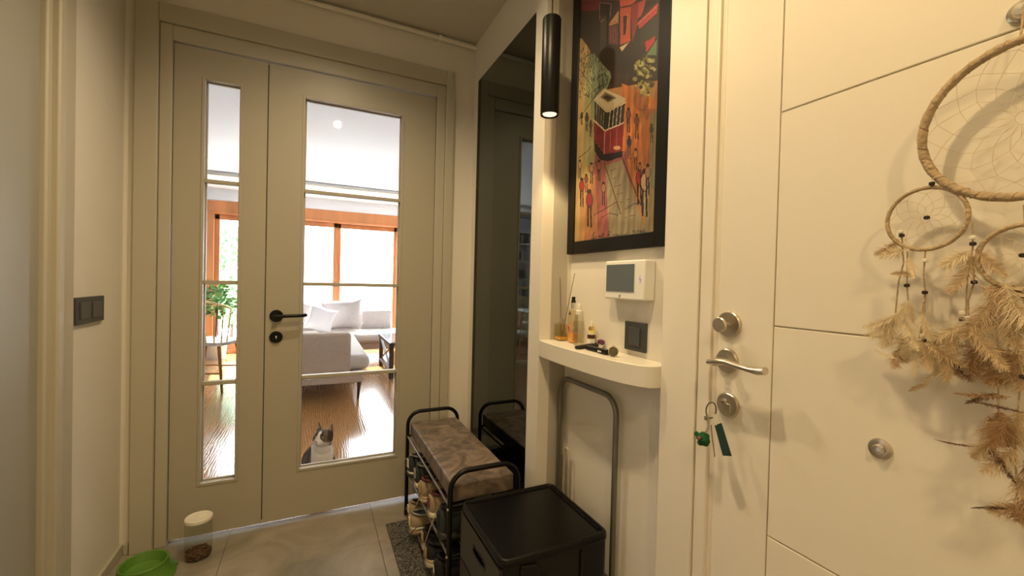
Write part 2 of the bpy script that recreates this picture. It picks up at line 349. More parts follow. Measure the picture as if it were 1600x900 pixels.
struct('wall_living_left', MB().box(-3.4, -3.3, 2.3, 7.5, 0, 2.6), 'whitepaint')
struct('wall_living_right', MB().box(3.1, 3.2, 2.3, 7.5, 0, 2.6), 'whitepaint')
struct('wall_living_near', MB().box(-3.4, XL-.1, 2.218, 2.34, 0, 2.6).box(1.1, 3.2, 2.218, 2.34, 0, 2.6).box(XL-.1, 1.1, 2.338, 2.343, 2.21, 2.6), 'whitepaint')
struct('wall_far', MB().box(-3.4, -1.41, 7.4, 7.6, 0, 2.6).box(2.56, 3.2, 7.4, 7.6, 0, 2.6).box(-1.41, 2.56, 7.4, 7.6, 2.232, 2.6), 'whitepaint')
w1 = empty('window_1', (.5, 7.4, 0), kind='structure')
wf = MB().box(-1.41, 2.56, 7.385, 7.50, 2.04, 2.235).box(-1.41, -1.315, 7.385, 7.50, .06, 2.04).box(2.47, 2.56, 7.385, 7.5, .06, 2.04).box(-1.41, 2.56, 7.385, 7.5, 0, .06).build('window_frame', 'orangewood', w1, .006)
MB().box(-1.415, 2.565, 7.37, 7.39, 2.055, 2.075).build('frame_bead', 'orangewood', w1, .003)
for x0, x1, yy in ((-1.315, -.52, 7.43), (-.55, .345, 7.43), (.335, 1.30, 7.46), (1.28, 2.47, 7.43)):
    s_ = .062
    sa = MB().box(x0, x0+s_, yy, yy+.045, .06, 2.04).box(x1-s_, x1, yy, yy+.045, .06, 2.04).box(x0, x1, yy, yy+.045, 1.965, 2.04).box(x0, x1, yy, yy+.045, .06, .14).build('window_sash', 'orangewood', w1, .005)
    MB().box(x0+s_, x1-s_, yy+.02, yy+.024, .14, 1.965).build('pane', 'glass', sa, smooth=False)
# outdoors
struct('ground_garden', MB().box(-9, 9, 7.6, 15, -.12, -.02), 'stucco')
gw = struct('wall_garden', MB().box(-9, 9, 12.5, 12.7, 0, 2.3), 'stucco')
for z in (.55, 1.0, 1.45, 1.9): MB().box(-9, 9, 12.47, 12.5, z, z+.03).build('wall_band', 'whitepaint', gw, smooth=False)

# ================================================================== OBJECTS IN THE HALL
# smoked mirror
t = empty('wall_mirror', (XR, 1.73, .05), label='tall frameless smoked mirror on the wall between glass door and shelf niche', cat='mirror')
MB().box(MX+.006, XR-.001, 1.421, 2.034, .052, 2.171).build('backing_board', 'black', t, smooth=False)
MB().box(MX, MX+.006, 1.4205, 2.036, .05, 2.173).build('mirror_glass', 'mirror', t, .0008, smooth=False)
# pipe under the ceiling
t = empty('ceiling_pipe', (0, D, 2.428), label='thin painted pipe clipped along the ceiling edge above the glass door', cat='pipe')
MB().tube([(XL, D-.016, 2.434), (XR, D-.016, 2.430)], .011, 14).build('pipe', 'wall', t)
for x in (-.35, .582):
    MB().tube([(x-.007, D-.016, 2.433), (x+.007, D-.016, 2.433)], .0155, 14).box(x-.006, x+.006, D-.014, D, 2.415, 2.44).build('pipe_clip', 'white', t)
# pendant lamp
t = empty('pendant_lamp', (PX_, PY_, 1.70), label='slim black cylinder pendant lamp hanging in front of the shelf niche', cat='lamp')
MB().lathe((PX_, PY_, 1.696), (0, 0, 1), [(.0255, .006), (.0290, .0), (.0300, .002), (.0300, .306), (.0280, .310), (.006, .311), (0, .311)], 40).build('lamp_shade', 'black', t)
MB().lathe((PX_, PY_, 1.700), (0, 0, 1), [(.0285, .001), (.0255, .003), (.0245, .008)], 40).build('trim_ring', 'anthracite2', t)
MB().lathe((PX_, PY_, 1.6975), (0, 0, 1), [(0, 0), (.018, .0008), (.0225, .0022), (.0225, .008), (0, .008)], 32).build('bulb', emis('warm lit lens', (1, .88, .66), .9), t)
MB().tube([(PX_, PY_, 2.0), (PX_, PY_, ZC-.01)], .0022, 8).build('cable', 'black', t)
MB().lathe((PX_, PY_, ZC-.025), (0, 0, 1), [(.035, 0), (.035, .025), (0, .025)], 28).build('ceiling_rose', 'black', t)
# shelf
t = empty('wall_shelf', (.8, 1.08, .92), label='white wall shelf with a bowed front edge fitted into the niche', cat='shelf')
arcp = [(.7415, 1.3355), (.7365, 1.29), (.7325, 1.23), (.7305, 1.17), (.7305, 1.11), (.7325, 1.05), (.736, .99), (.742, .935), (.7515, .885), (.765, .846), (.782, .823), (.800, .8165), (.853, .8165), (.853, 1.3355)]
MB().prism(arcp, .890, .948).build('shelf_board', mat('white lacquered shelf', (.74, .70, .61), .35), t, .0025)
# light switches
def rocker_switch(name, c, n, axis, width, height, label, group=None):
    # axis +1: mounted on left wall facing +x ; -1: facing -x
    t = empty(name, c, label=label, cat='light switch'); x, y, z = c; a = axis
    def bx(d0, d1, y0, y1, z0, z1): return MB().box(min(x+a*d0, x+a*d1), max(x+a*d0, x+a*d1), y0, y1, z0, z1)
    bx(0, .010, y-width/2, y+width/2, z-height/2, z+height/2).build('cover_plate', 'anthracite', t, .002)
    wi = width-.035; ww = wi/n
    for i in range(n):
        y0 = y-wi/2+i*ww+.001; y1 = y0+ww-.002
        m = MB(); zt, zb = z+height*.31, z-height*.31
        xo, xi = (x+a*.0145, x+a*.0115)
        m.add([(x, y0, zb), (x, y1, zb), (x, y1, zt), (x, y0, zt), (xo, y0, zb), (xi, y1, zb), (xi, y1, zt), (xo, y0, zt)],
              [(0,1,2,3), (4,5,6,7), (0,1,5,4), (1,2,6,5), (2,3,7,6), (3,0,4,7)])
        m.build('rocker', 'anthracite2', t, .001)
    return t
rocker_switch('light_switch', (XL, 1.928, 1.024), 2, 1, .198, .090, 'wide anthracite double light switch on the plain left wall')
rocker_switch('light_switch', (NB, .950, 1.006), 1, -1, .086, .084, 'square anthracite single light switch just above the niche shelf')
# intercom
t = empty('intercom', (NB, .97, 1.17), label='white wall intercom with grey screen under the framed picture', cat='intercom')
MB().box(.814, NB, .883, 1.056, 1.112, 1.226).build('housing', 'white', t, .0045, seg=3)
MB().box(.8128, .8155, .922, 1.048, 1.134, 1.216).build('screen_bezel', mat('pale bezel', (.6, .6, .57), .4), t, .0006)
MB().box(.8120, .8135, .9235, 1.0465, 1.1355, 1.2145).build('screen', mat('dull grey screen', (.115, .135, .145), .25), t, smooth=False)
MB().lathe((.814, .9845, 1.1225), (-1, 0, 0), [(.0042, 0), (.004, .0015), (0, .002)], 16).build('button', 'steel', t)
MB().box(.8133, .8140, .8955, .9045, 1.158, 1.182).build('sticker', mat('white film', (.85, .83, .88), .3), t, smooth=False)
g = MB()
for (y0, y1, z0, z1) in ((.8965, .9035, 1.179, 1.1802), (.8965, .9035, 1.160, 1.1612), (.8990, .9005, 1.163, 1.176), (.8965, .8978, 1.165, 1.172), (.902, .9033, 1.168, 1.178)): g.box(.8130, .8136, y0, y1, z0, z1)
g.build('sticker_print', mat('violet print', (.28, .12, .75), .4), t, smooth=False)

# ---------------- framed painting
t = empty('framed_picture', (NB, 1.07, 1.26), label='tall black framed painting of a red tram above the intercom', cat='picture')
fx0, fx1, fy0, fy1, fz0, fz1, bw = .833, NB, .8345, 1.309, 1.260, 2.300, .0435
for a in ((fx0, fx1, fy0, fy0+bw, fz0, fz1), (fx0, fx1, fy1-bw, fy1, fz0, fz1), (fx0, fx1, fy0+bw, fy1-bw, fz0, fz0+bw), (fx0, fx1, fy0+bw, fy1-bw, fz1-bw, fz1)):
    MB().box(*a).build('frame_rail', mat('black wood frame', (.006, .0055, .005), .45, spec=.25) if a[2] == fy0 else bpy.data.materials['black wood frame'], t, .0025)
NY, NZ = 170, 440; AX = .8375
ay0, ay1, az0, az1 = fy0+bw-.001, fy1-bw+.001, fz0+bw-.001, fz1-bw+.001
yc = ay1 - (np.arange(NY)+.5)/NY*(ay1-ay0); zc = az0 + (np.arange(NZ)+.5)/NZ*(az1-az0)
YY, ZZ = np.meshgrid(yc, zc)
P = np.stack([np.full_like(YY, AX)-CAM.x, YY-CAM.y, ZZ-CAM.z], -1)
dep = P @ np.array(FWD); U = 800+F_PX*(P @ np.array(RGT))/dep; V = 450-F_PX*(P @ np.array(UPV))/dep
rs = np.random.RandomState(3)
IMG = np.zeros(U.shape+(3,)); IMG[:] = (150, 95, 55)
def blend(mask, c, a=1.0): IMG[mask] = IMG[mask]*(1-a)+np.array(c)*a
def poly(pts, c, a=1.0):
    ins = np.zeros(U.shape, bool); n = len(pts)
    for i in range(n):
        (x1, y1), (x2, y2) = pts[i], pts[(i+1) % n]
        if y1 == y2: continue
        cr = ((V > y1) != (V > y2)) & (U < (x2-x1)*(V-y1)/(y2-y1)+x1); ins ^= cr
    blend(ins, c, a)
def line(pts, wd, c, a=1.0):
    for (x1, y1), (x2, y2) in zip(pts[:-1], pts[1:]):
        L2 = (x2-x1)**2+(y2-y1)**2+1e-9; tt = np.clip(((U-x1)*(x2-x1)+(V-y1)*(y2-y1))/L2, 0, 1)
        blend(((U-x1-tt*(x2-x1))**2+(V-y1-tt*(y2-y1))**2) < (wd/2)**2, c, a)
def ell(cx, cy, rx, ry, c, a=1.0): blend(((U-cx)/rx)**2+((V-cy)/ry)**2 < 1, c, a)
def noise1(x, s): # smooth 1-D streak noise
    tab = rs.rand(512); xi = x/s; i = np.floor(xi).astype(int) % 511; f = xi-np.floor(xi); return tab[i]*(1-f)+tab[i+1]*f
# ground colours
poly([(890,0),(1060,0),(1060,130),(890,130)], (48, 40, 27))
poly([(895,100),(1060,100),(1060,190),(895,190)], (60, 40, 30))
poly([(890,150),(1060,120),(1060,400),(890,400)], (176, 118, 62))
poly([(895,55),(912,62),(925,85),(938,130),(935,400),(890,400)], (186, 150, 88))
poly([(920,85),(945,80),(955,120),(945,150),(930,190),(915,140)], (120, 132, 100))
poly([(912,100),(925,92),(930,200),(925,280),(912,250)], (150, 148, 92), .7)
poly([(972,130),(1035,160),(1035,290),(975,290),(962,230)], (196, 108, 44))
poly([(1000,170),(1024,170),(1022,260),(1005,260)], (150, 84, 40), .7)
poly([(930,238),(978,236),(1002,380),(912,380)], (156, 82, 74))
poly([(908,300),(930,270),(935,380),(905,380)], (196, 128, 74), .8)
poly([(946,258),(972,250),(1012,370),(952,376)], (148, 132, 100))
poly([(1005,270),(1026,262),(1024,372),(1008,372)], (160, 140, 96))
poly([(1016,180),(1026,172),(1024,300),(1016,290)], (120, 124, 92), .8)
st = noise1(U+V*.05, 3.0)[..., None]; IMG *= (.86+.28*st)
st2 = noise1(U*.9+V*.35, 5.0)[..., None]; IMG *= (.92+.16*st2)
# upper buildings
poly([(888,0),(1034,0),(1034,70),(1000,120),(950,110),(925,80),(900,50),(888,40)], (50, 38, 26))
poly([(896,0),(940,0),(935,15),(920,18),(902,14)], (110, 30, 45)); poly([(940,0),(955,0),(952,24),(940,26)], (60, 45, 38))
poly([(937,4),(955,6),(953,28),(938,30)], (40, 32, 22)); line([(937,30),(937,4),(955,6),(953,27)], 1.2, (150, 92, 90))
poly([(968,0),(998,0),(984,8),(969,11)], (214, 84, 52)); line([(968,12),(986,9),(1002,-4)], 1.6, (30, 18, 14))
poly([(969,13),(986,10),(985,64),(969,70)], (206, 80, 46)); poly([(974,25),(980,24),(978,52),(974,56)], (50, 34, 22)); line([(974,24),(981,23),(979,53)], .8, (235, 120, 80))
poly([(986,8),(998,2),(996,40),(988,66)], (150, 46, 44)); poly([(998,4),(1010,-2),(1004,20),(996,34)], (196, 66, 60))
poly([(996,36),(1028,4),(1027,20),(999,46)], (190, 58, 56)); poly([(996,30),(1026,0),(1028,4),(996,36)], (70, 40, 30)); line([(996,38),(1028,8)], 1.2, (220, 110, 90))
poly([(1000,48),(1027,22),(1027,56),(1010,66),(1002,80)], (56, 50, 32))
poly([(1008,66),(1024,56),(1022,66),(1010,82)], (196, 40, 36)); poly([(1026,62),(1026,86),(1010,86)], (96, 124, 78))
poly([(951,38),(967,16),(966,36),(953,40)], (190, 140, 86)); line([(952,38),(960,34),(967,36)], 1.2, (190, 70, 40))
poly([(951,40),(966,38),(966,70),(951,68)], (104, 50, 46));
for x in (954, 958, 962): line([(x, 42), (x, 66)], .8, (150, 90, 84))
poly([(968,74),(983,66),(972,80)], (206, 176, 130)); poly([(938,30),(948,24),(948,70),(938,80)], (70, 56, 44)); line([(939,34),(944,30)], 1.4, (150, 120, 90))
# crowd dashes upper left
for i in range(170):
    cx = rs.uniform(900, 948); cy = rs.uniform(62, 150)
    if cx < 925-0.25*(cy-62)*.2 and cy < 70: continue
    line([(cx, cy), (cx+rs.uniform(-1, 1), cy+rs.uniform(2.5, 5))], .9, (36, 34, 26), .8)
# roots of the overhead wires
line([(903,98),(948,64)], .9, (40, 30, 24)); line([(903,104),(935,150)], .8, (50, 40, 30)); line([(905,186),(942,132)], .9, (60, 45, 30)); line([(918,150),(938,134)], .8, (50, 40, 30))
# tree
for i in range(110):
    a = rs.uniform(0, 6.28); r_ = rs.uniform(0, 1)**.6; cx = 1008+17*r_*math.cos(a); cy = 117+34*r_*math.sin(a)
    ell(cx, cy, rs.uniform(1.5, 4), rs.uniform(1.5, 4), [(158, 156, 70), (196, 186, 120), (120, 122, 46), (70, 66, 34), (48, 30, 22)][rs.randint(5)], .85)
ell(1002, 158, 12, 16, (60, 34, 24), .25); ell(1010, 175, 5, 12, (70, 40, 26), .25)
# tram
poly([(958,128),(946,120),(950,100),(958,92),(952,112)], (40, 34, 28), .0); line([(938,140),(935,122),(942,115),(950,120),(948,132),(938,134)], 1.1, (34, 28, 22)); line([(941,116),(944,150)], 1.2, (34, 28, 22))
poly([(929,154),(944,138),(978,154),(975,160),(948,173)], (196, 178, 140)); poly([(938,152),(946,144),(964,153),(950,160)], (120, 100, 78)); poly([(942,152),(948,148),(958,153),(950,157)], (64, 50, 38))
poly([(929,156),(948,174),(945,204),(929,188)], (44, 40, 32)); poly([(948,174),(977,160),(974,192),(945,204)], (50, 46, 38))
for f_ in (.2, .4, .6, .8): line([(948+29*f_, 174-13*f_), (945+29*f_, 204-12*f_)], 1.0, (190, 176, 150)); line([(929+19*f_, 157+17*f_), (929+16*f_, 188+15*f_)], .9, (150, 140, 120))
line([(929,156),(948,175),(978,160)], 1.6, (210, 190, 150)); line([(928,188),(945,204),(975,192)], 2.0, (206, 184, 150))
poly([(928,190),(945,206),(944,240),(928,218)], (122, 26, 30)); poly([(945,206),(975,193),(972,236),(944,241)], (140, 32, 36))
line([(945,206),(944,240)], 1.4, (190, 130, 110)); line([(954,206),(953,236)], 1, (190, 90, 84)); line([(964,201),(963,236)], 1, (190, 90, 84))
ell(964, 231, 5.5, 3.2, (220, 160, 110)); poly([(928,218),(944,241),(973,236),(972,245),(950,252),(938,250),(929,236)], (34, 22, 20))
# rails and strokes
line([(944,254),(970,335)], 1.1, (50, 34, 26)); line([(972,246),(1000,318)], 1.3, (40, 28, 22))
for i in range(7): line([(952+i*4, 268+i*12), (964+i*5, 263+i*12)], .8, (110, 84, 60))
for (q0, q1, q2) in (((905,246),(918,236),(924,228)), ((920,268),(925,256),(934,252)), ((928,336),(946,326),(962,316)), ((940,340),(952,333),(966,336)), ((980,324),(992,318),(1000,316))): line([q0, q1, q2], 1, (60, 40, 30))
# figures: (x, top y, height, body colour)
figs = [(917,176,30,(70,50,34)),(909,176,20,(60,44,32)),(923,188,26,(90,60,40)),(906,250,30,(196,150,96)),(924,254,34,(170,110,70)),(936,250,34,(150,90,60)),(909,278,46,(160,36,36)),(916,272,30,(120,60,50)),(921,296,60,(150,34,52)),(943,284,38,(160,110,90)),
        (983,212,38,(34,48,84)),(993,232,34,(190,120,60)),(982,168,40,(120,70,40)),(995,178,40,(110,64,40)),(999,262,60,(170,40,40)),(1007,264,76,(196,160,120)),(1012,256,50,(160,120,90)),(1018,194,30,(60,60,50)),(1000,254,26,(150,110,80))]
for (x, y, h_, c_) in figs:
    q = h_/40; dk = (34, 26, 22)
    ell(x, y+2.2*q, 1.7*q+.6, 2.2*q+.6, dk, .85); ell(x, y+11*q, 3.2*q+.8, 8*q, dk, .7); ell(x, y+11*q, 2.5*q+.6, 7*q, c_)
    line([(x-1.4*q, y+17*q), (x-1.6*q, y+38*q)], 1.4*q+.3, dk if c_[2] < 80 else (40, 44, 80)); line([(x+1.4*q, y+17*q), (x+1.8*q, y+39*q)], 1.2*q+.3, dk)
line([(1000,362),(1018,364)], 1.4, dk)
# signature scribble and the year
def sig(x0, y0, strokes, k=1.0):
    for s_ in strokes: line([(x0+a*k, y0+b*k-a*k*.085) for a, b in s_], .85, (28, 22, 20))
sig(926, 373, [[(2,-10),(0,-4),(3,0),(0,3),(-1,0),(5,-1)], [(6,-3),(7,-1),(9,-1),(9,-4),(7,-4)], [(11,-4),(11,-1),(14,-4),(14,-1),(17,-8),(17,-1)]])
sig(949, 371, [[(0,1),(2,-9),(6,-8),(4,-5),(1,-4),(6,0)], [(8,-1),(9,-4),(11,-3),(11,0)], [(13,0),(13,-3),(15,-3),(16,0),(17,-3),(19,0)], [(21,-3),(21,0),(24,-3),(24,0)], [(26,-3),(27,0),(29,-4),(31,-2)]])
sig(989, 368, [[(0,-6),(2,-8),(4,-6),(0,0),(5,0)], [(8,-8),(6,-4),(8,0),(10,-4),(8,-8)], [(13,-8),(12.5,0)], [(15,-6),(17,-8),(18,-6),(15,0),(20,0)]])
IMG = np.clip(IMG, 2, 255)/255.0; IMG = IMG*.76+IMG.mean(-1, keepdims=True)*.14; IMG *= (.90+.2*noise1(U*.6+V*.6, 9.0)*noise1(V, 14.0))[..., None]; LIN = np.where(IMG < .04, IMG/12.9, ((IMG+.055)/1.055)**2.4)*1.0
ys = ay1 - np.arange(NY+1)/NY*(ay1-ay0); zs = az0 + np.arange(NZ+1)/NZ*(az1-az0)
YG, ZG = np.meshgrid(ys, zs); co = np.stack([np.full(YG.size, AX-NB), YG.ravel()-1.07, ZG.ravel()-1.26], -1)
ii, jj = np.meshgrid(np.arange(NZ), np.arange(NY), indexing='ij'); b0 = (ii*(NY+1)+jj).ravel()
fa = np.stack([b0, b0+(NY+1), b0+(NY+1)+1, b0+1], -1)
me = bpy.data.meshes.new('painting'); me.vertices.add(len(co)); me.vertices.foreach_set('co', co.ravel())
me.loops.add(fa.size); me.loops.foreach_set('vertex_index', fa.ravel().astype(np.int32)); me.polygons.add(len(fa)); me.polygons.foreach_set('loop_start', np.arange(0, fa.size, 4, dtype=np.int32))
me.update(calc_edges=True); ca = me.color_attributes.new('col', 'FLOAT_COLOR', 'CORNER')
colr = np.repeat(np.concatenate([np.clip(LIN, 0, 1).reshape(-1, 3), np.ones((NY*NZ, 1))], 1), 4, axis=0).astype(np.float32); ca.data.foreach_set('color', colr.ravel())
me.materials.append(attr_mat('painted canvas', .45)); o = bpy.data.objects.new('painting', me); sc.collection.objects.link(o); o.parent = t

# ---------------- shelf contents
SZ = .948
def ctr(px, py, z=SZ): return onz(px, py, z)
p = Vector((.815, 1.300, SZ)); t = empty('reed_diffuser', p, label='low square amber glass reed diffuser at the left end of the shelf', cat='diffuser')
MB().box(p.x-.021, p.x+.021, p.y-.021, p.y+.021, SZ+.0005, SZ+.062).build('bottle', 'bottle', t, .003)
MB().box(p.x-.018, p.x+.018, p.y-.018, p.y+.018, SZ+.004, SZ+.014).build('liquid', mat('amber liquid', (.62, .33, .06), .1), t, .002)
MB().box(p.x-.019, p.x+.019, p.y-.019, p.y+.019, SZ+.015, SZ+.058).build('glass_core', clear('faint amber glass', (.95, .89, .70), .05), t, .002)
MB().lathe((p.x, p.y, SZ+.060), (0, 0, 1), [(.009, 0), (.009, .018), (.006, .019), (.006, .012)], 20).build('collar', 'steel', t)
for a, b_, hh in ((onx(875, 434, p.x), (p.x, p.y+.002, SZ+.01), 0), (onx(898, 427, p.x+.02), (p.x, p.y-.002, SZ+.01), 0)):
    MB().tube([b_, a], .0013, 6).build('reed', mat('brown reed', (.16, .09, .04), .8), t)
p = Vector((.822, 1.238, SZ)); t = empty('spray_bottle', p, label='tall square body mist bottle with black spray top and orange liquid', cat='bottle', group='bottles on the niche shelf')
MB().box(p.x-.013, p.x+.013, p.y-.0165, p.y+.0165, SZ+.0005, SZ+.120).build('bottle', 'bottle', t, .003)
MB().box(p.x-.0115, p.x+.0115, p.y-.015, p.y+.015, SZ+.003, SZ+.036).build('liquid', mat('orange liquid', (.80, .36, .05), .1), t, .002)
MB().box(p.x-.0115, p.x+.0115, p.y-.015, p.y+.015, SZ+.037, SZ+.114).build('glass_core', clear('peach glass', (.95, .88, .70), .1), t, .002)
MB().lathe((p.x, p.y, SZ+.120), (0, 0, 1), [(.0085, 0), (.0085, .020), (.0075, .021), (0, .021)], 20).build('collar', 'chrome', t)
MB().lathe((p.x, p.y, SZ+.139), (0, 0, 1), [(.008, 0), (.008, .008), (.0065, .010), (.0065, .022), (0, .022)], 20).build('spray_top', 'blackplastic', t)
MB().box(p.x-.0138, p.x-.0131, p.y-.004, p.y+.004, SZ+.098, SZ+.108).build('label', 'darkwood', t, smooth=False)
g = MB().tube([(p.x-.0137, p.y+.004+.009*math.cos(a), SZ+.05+.013*math.sin(a)) for a in [i*.52 for i in range(12)]], .0018, 6, closed=True); g.build('label_print', mat('coral print', (.75, .22, .14), .5), t)
p = Vector((.808, 1.181, SZ)); t = empty('spray_bottle', p, label='clear round spray bottle with frosted white cap beside the orange one', cat='bottle', group='bottles on the niche shelf')
MB().lathe((p.x, p.y, SZ+.0005), (0, 0, 1), [(.0165, 0), (.0175, .003), (.0175, .086), (.015, .098), (.009, .104), (.009, .108)], 28).build('bottle', 'bottle', t)
MB().lathe((p.x, p.y, SZ+.104), (0, 0, 1), [(.0115, 0), (.0115, .012), (.0080, .015), (.0080, .034), (.0070, .036), (0, .036)], 24).build('spray_cap', mat('frosted cap', (.75, .72, .64), .4), t)
MB().lathe((p.x, p.y, SZ+.004), (0, 0, 1), [(.0160, 0), (.0160, .078), (0, .078)], 24).build('liquid', clear('clear liquid', (.95, .93, .88), .05), t)
g = MB()
for zz, ww in ((.078, .006), (.071, .008), (.064, .007), (.022, .009), (.018, .007)): g.box(p.x-.0179, p.x-.0172, p.y-ww+.002, p.y+ww+.002, SZ+zz, SZ+zz+.0022)
g.tube([(p.x-.0178, p.y+.002+.005*math.cos(a), SZ+.046+.009*math.sin(a)) for a in [i*.52 for i in range(12)]], .0008, 5, closed=True)
g.build('label_print', mat('brown print', (.22, .16, .10), .6), t)
p = Vector((.835, 1.147, SZ)); t = empty('dropper_bottle', p, label='small serum bottle with white dropper bulb and gold collar on the shelf', cat='bottle', group='bottles on the niche shelf')
MB().lathe((p.x, p.y, SZ+.0005), (0, 0, 1), [(.0120, 0), (.0128, .002), (.0128, .048), (.010, .052), (.007, .054)], 24).build('bottle', mat('yellow serum bottle', (.55, .48, .14), .12), t)
MB().lathe((p.x, p.y, SZ+.028), (0, 0, 1), [(.0131, 0), (.0131, .012)], 24).build('label', mat('dark maroon label', (.06, .015, .012), .4), t)
MB().lathe((p.x, p.y, SZ+.041), (0, 0, 1), [(.0131, 0), (.0131, .004)], 24).lathe((p.x, p.y, SZ+.010), (0, 0, 1), [(.0130, 0), (.0130, .016)], 24, ).build('label', 'white', t)
MB().lathe((p.x, p.y, SZ+.052), (0, 0, 1), [(.0085, 0), (.0085, .014), (.007, .015), (0, .015)], 20).build('collar', 'gold', t)
MB().lathe((p.x, p.y, SZ+.066), (0, 0, 1), [(.0055, 0), (.006, .006), (.0045, .016), (0, .019)], 16).build('dropper_bulb', 'white', t)
# keys and fobs
a, b_ = ctr(901, 543, SZ+.006), ctr(936, 538, SZ+.006); t = empty('key_case', (a+b_)/2, label='long black leather key case lying nearest the shelf bottles', cat='key case')
MB().tube([a, a.lerp(b_, .15), a.lerp(b_, .85), b_], [.008, .0105, .011, .008], 14, flat=.62).build('case', mat('black leather', (.012, .010, .009), .55, bump=.3, bscale=200), t)
a = ctr(927, 545, SZ+.006); t = empty('car_key', a, label='flat black remote car key in front of the purple keyring', cat='key')
MB().box(a.x-.013, a.x+.013, a.y-.034, a.y+.026, SZ+.001, SZ+.0125).build('key_body', 'blackplastic', t, .004, seg=3)
for i in range(3): MB().box(a.x-.006, a.x+.006, a.y-.020+i*.013, a.y-.011+i*.013, SZ+.0115, SZ+.0132).build('button', 'anthracite', t, .001)
a = ctr(943, 550, SZ+.006); t = empty('car_key', a, label='small black key fob with a silver lettered strip nearest the shelf edge', cat='key')
MB().box(a.x-.010, a.x+.012, a.y-.022, a.y+.020, SZ+.001, SZ+.015).build('key_body', 'blackplastic', t, .005, seg=3)
MB().box(a.x-.0106, a.x-.0098, a.y-.002, a.y+.016, SZ+.005, SZ+.010).build('silver_strip', 'chrome', t, smooth=False)
a = ctr(960, 550, SZ+.013); t = empty('keyring_charm', (a.x, a.y, SZ), label='round metal and resin keyring charm standing nearest the square switch', cat='keyring')
MB().lathe((a.x-.004, a.y, SZ+.0140), (-.6, -.75, .12), [(0, -.005), (.0125, -.005), (.0136, 0), (.0125, .004), (.009, .005), (0, .005)], 24).build('charm', mat('olive resin', (.10, .085, .045), .2), t)
MB().tube([(a.x-.004-.0140*math.sin(i*.393)*.75, a.y+.0140*math.sin(i*.393)*.62, SZ+.0150+.0138*math.cos(i*.393)) for i in range(16)], .0013, 6, closed=True).build('ring', 'brass', t)
MB().ball((a.x-.002, a.y+.004, SZ+.030), .003).build('bead', 'brass', t)
a = ctr(939, 537, SZ+.016); t = empty('keyring_charm', (a.x, a.y, SZ), label='polished purple oval stone charm lying on the black keys', cat='keyring')
MB().ball((a.x, a.y, SZ+.0215), .011, .015, .0085).build('stone', mat('purple polished stone', (.10, .02, .045), .12), t)
MB().tube([(a.x-.010+.008*math.cos(i*.5), a.y-.014+.008*math.sin(i*.5), SZ+.0145) for i in range(12)], .0011, 6, closed=True).build('ring', 'chrome', t)

# ---------------- keys in the entrance door
q = lambda px, py, X: onx(px, py, X)
t = empty('door_key', KR, label='bunch of keys hanging from the lowest lock of the cream entrance door', cat='keys')
MB().tube([q(1133, 633, .824), q(1130, 625, .800)], .0022, 8).lathe(q(1131, 626, .808), (-1, 0, 0), [(.0045, -.004), (.005, 0), (.0045, .004), (0, .004)], 14).build('key_bow', 'chrome', t)
rc = q(1111, 641, .787)
MB().tube([(rc.x+.004*math.sin(i*.3), rc.y+.0125*math.cos(i*.3), rc.z+.0165*math.sin(i*.3)) for i in range(21)], .0014, 8, closed=True).build('split_ring', mat('dark steel ring', (.12, .10, .08), .3, metal=.9), t)
MB().box(*(lambda c: (c.x-.004, c.x+.004, c.y-.006, c.y+.005, c.z-.005, c.z+.004))(q(1105, 653, .785))).build('clasp', 'steel', t, .001)
MB().tube([q(1106, 655, .785), q(1107, 668, .785), q(1103, 676, .785)], .0028, 8).build('clasp', 'steel', t)
gk = MB()
c0 = q(1098, 686, .784)
for i in range(26):
    a = rnd(0, 6.28); r_ = .0105*math.sqrt(rnd(0, 1)); gk.ball(c0+Vector((rnd(-.005, .005), r_*math.cos(a), r_*math.sin(a))), rnd(.0055, .0085), n=8, m=6)
gk.ball(c0+Vector((-.002, .0155, .007)), .0055, n=8, m=6)
gk.build('felt_charm', mat('green felt', (.015, .13, .045), .95, bump=.8, bscale=700), t)
MB().ball(c0+Vector((-.0135, -.002, .005)), .0036, n=10, m=8).build('bead', mat('dark pink bead', (.30, .10, .09), .3), t)
def strip(pts_, wd, th, X, m, name, **k):
    return MB().tube([q(a, b_, X) for a, b_ in pts_], wd, 4, flat=th, up=(1, 0, 0)).build(name, m, t, **k)
a0, a1, a2, a3 = q(1116, 664, .782), q(1127, 661, .786), q(1143, 713, .786), q(1129, 712, .782)
MB().add([a0, a1, a2, a3]+[v+Vector((.0018, 0, 0)) for v in (a0, a1, a2, a3)], [(0,1,2,3), (4,5,6,7), (0,1,5,4), (1,2,6,5), (2,3,7,6), (3,0,4,7)]).build('leather_tag', mat('dark green leather', (.002, .030, .024), .5), t, .0006)
a0, a1, a2, a3 = q(1112, 646, .781), q(1121, 647, .787), q(1127, 664, .787), q(1116, 665, .781)
MB().add([a0, a1, a2, a3]+[v+Vector((.0024, 0, 0)) for v in (a0, a1, a2, a3)], [(0,1,2,3), (4,5,6,7), (0,1,5,4), (1,2,6,5), (2,3,7,6), (3,0,4,7)]).build('tag_clamp', 'chrome', t, .0006)
MB().tube([q(1111, 664, .788), q(1113, 685, .788), q(1117, 714, .788)], .0009, 6).build('key_blade', 'darkwood', t)

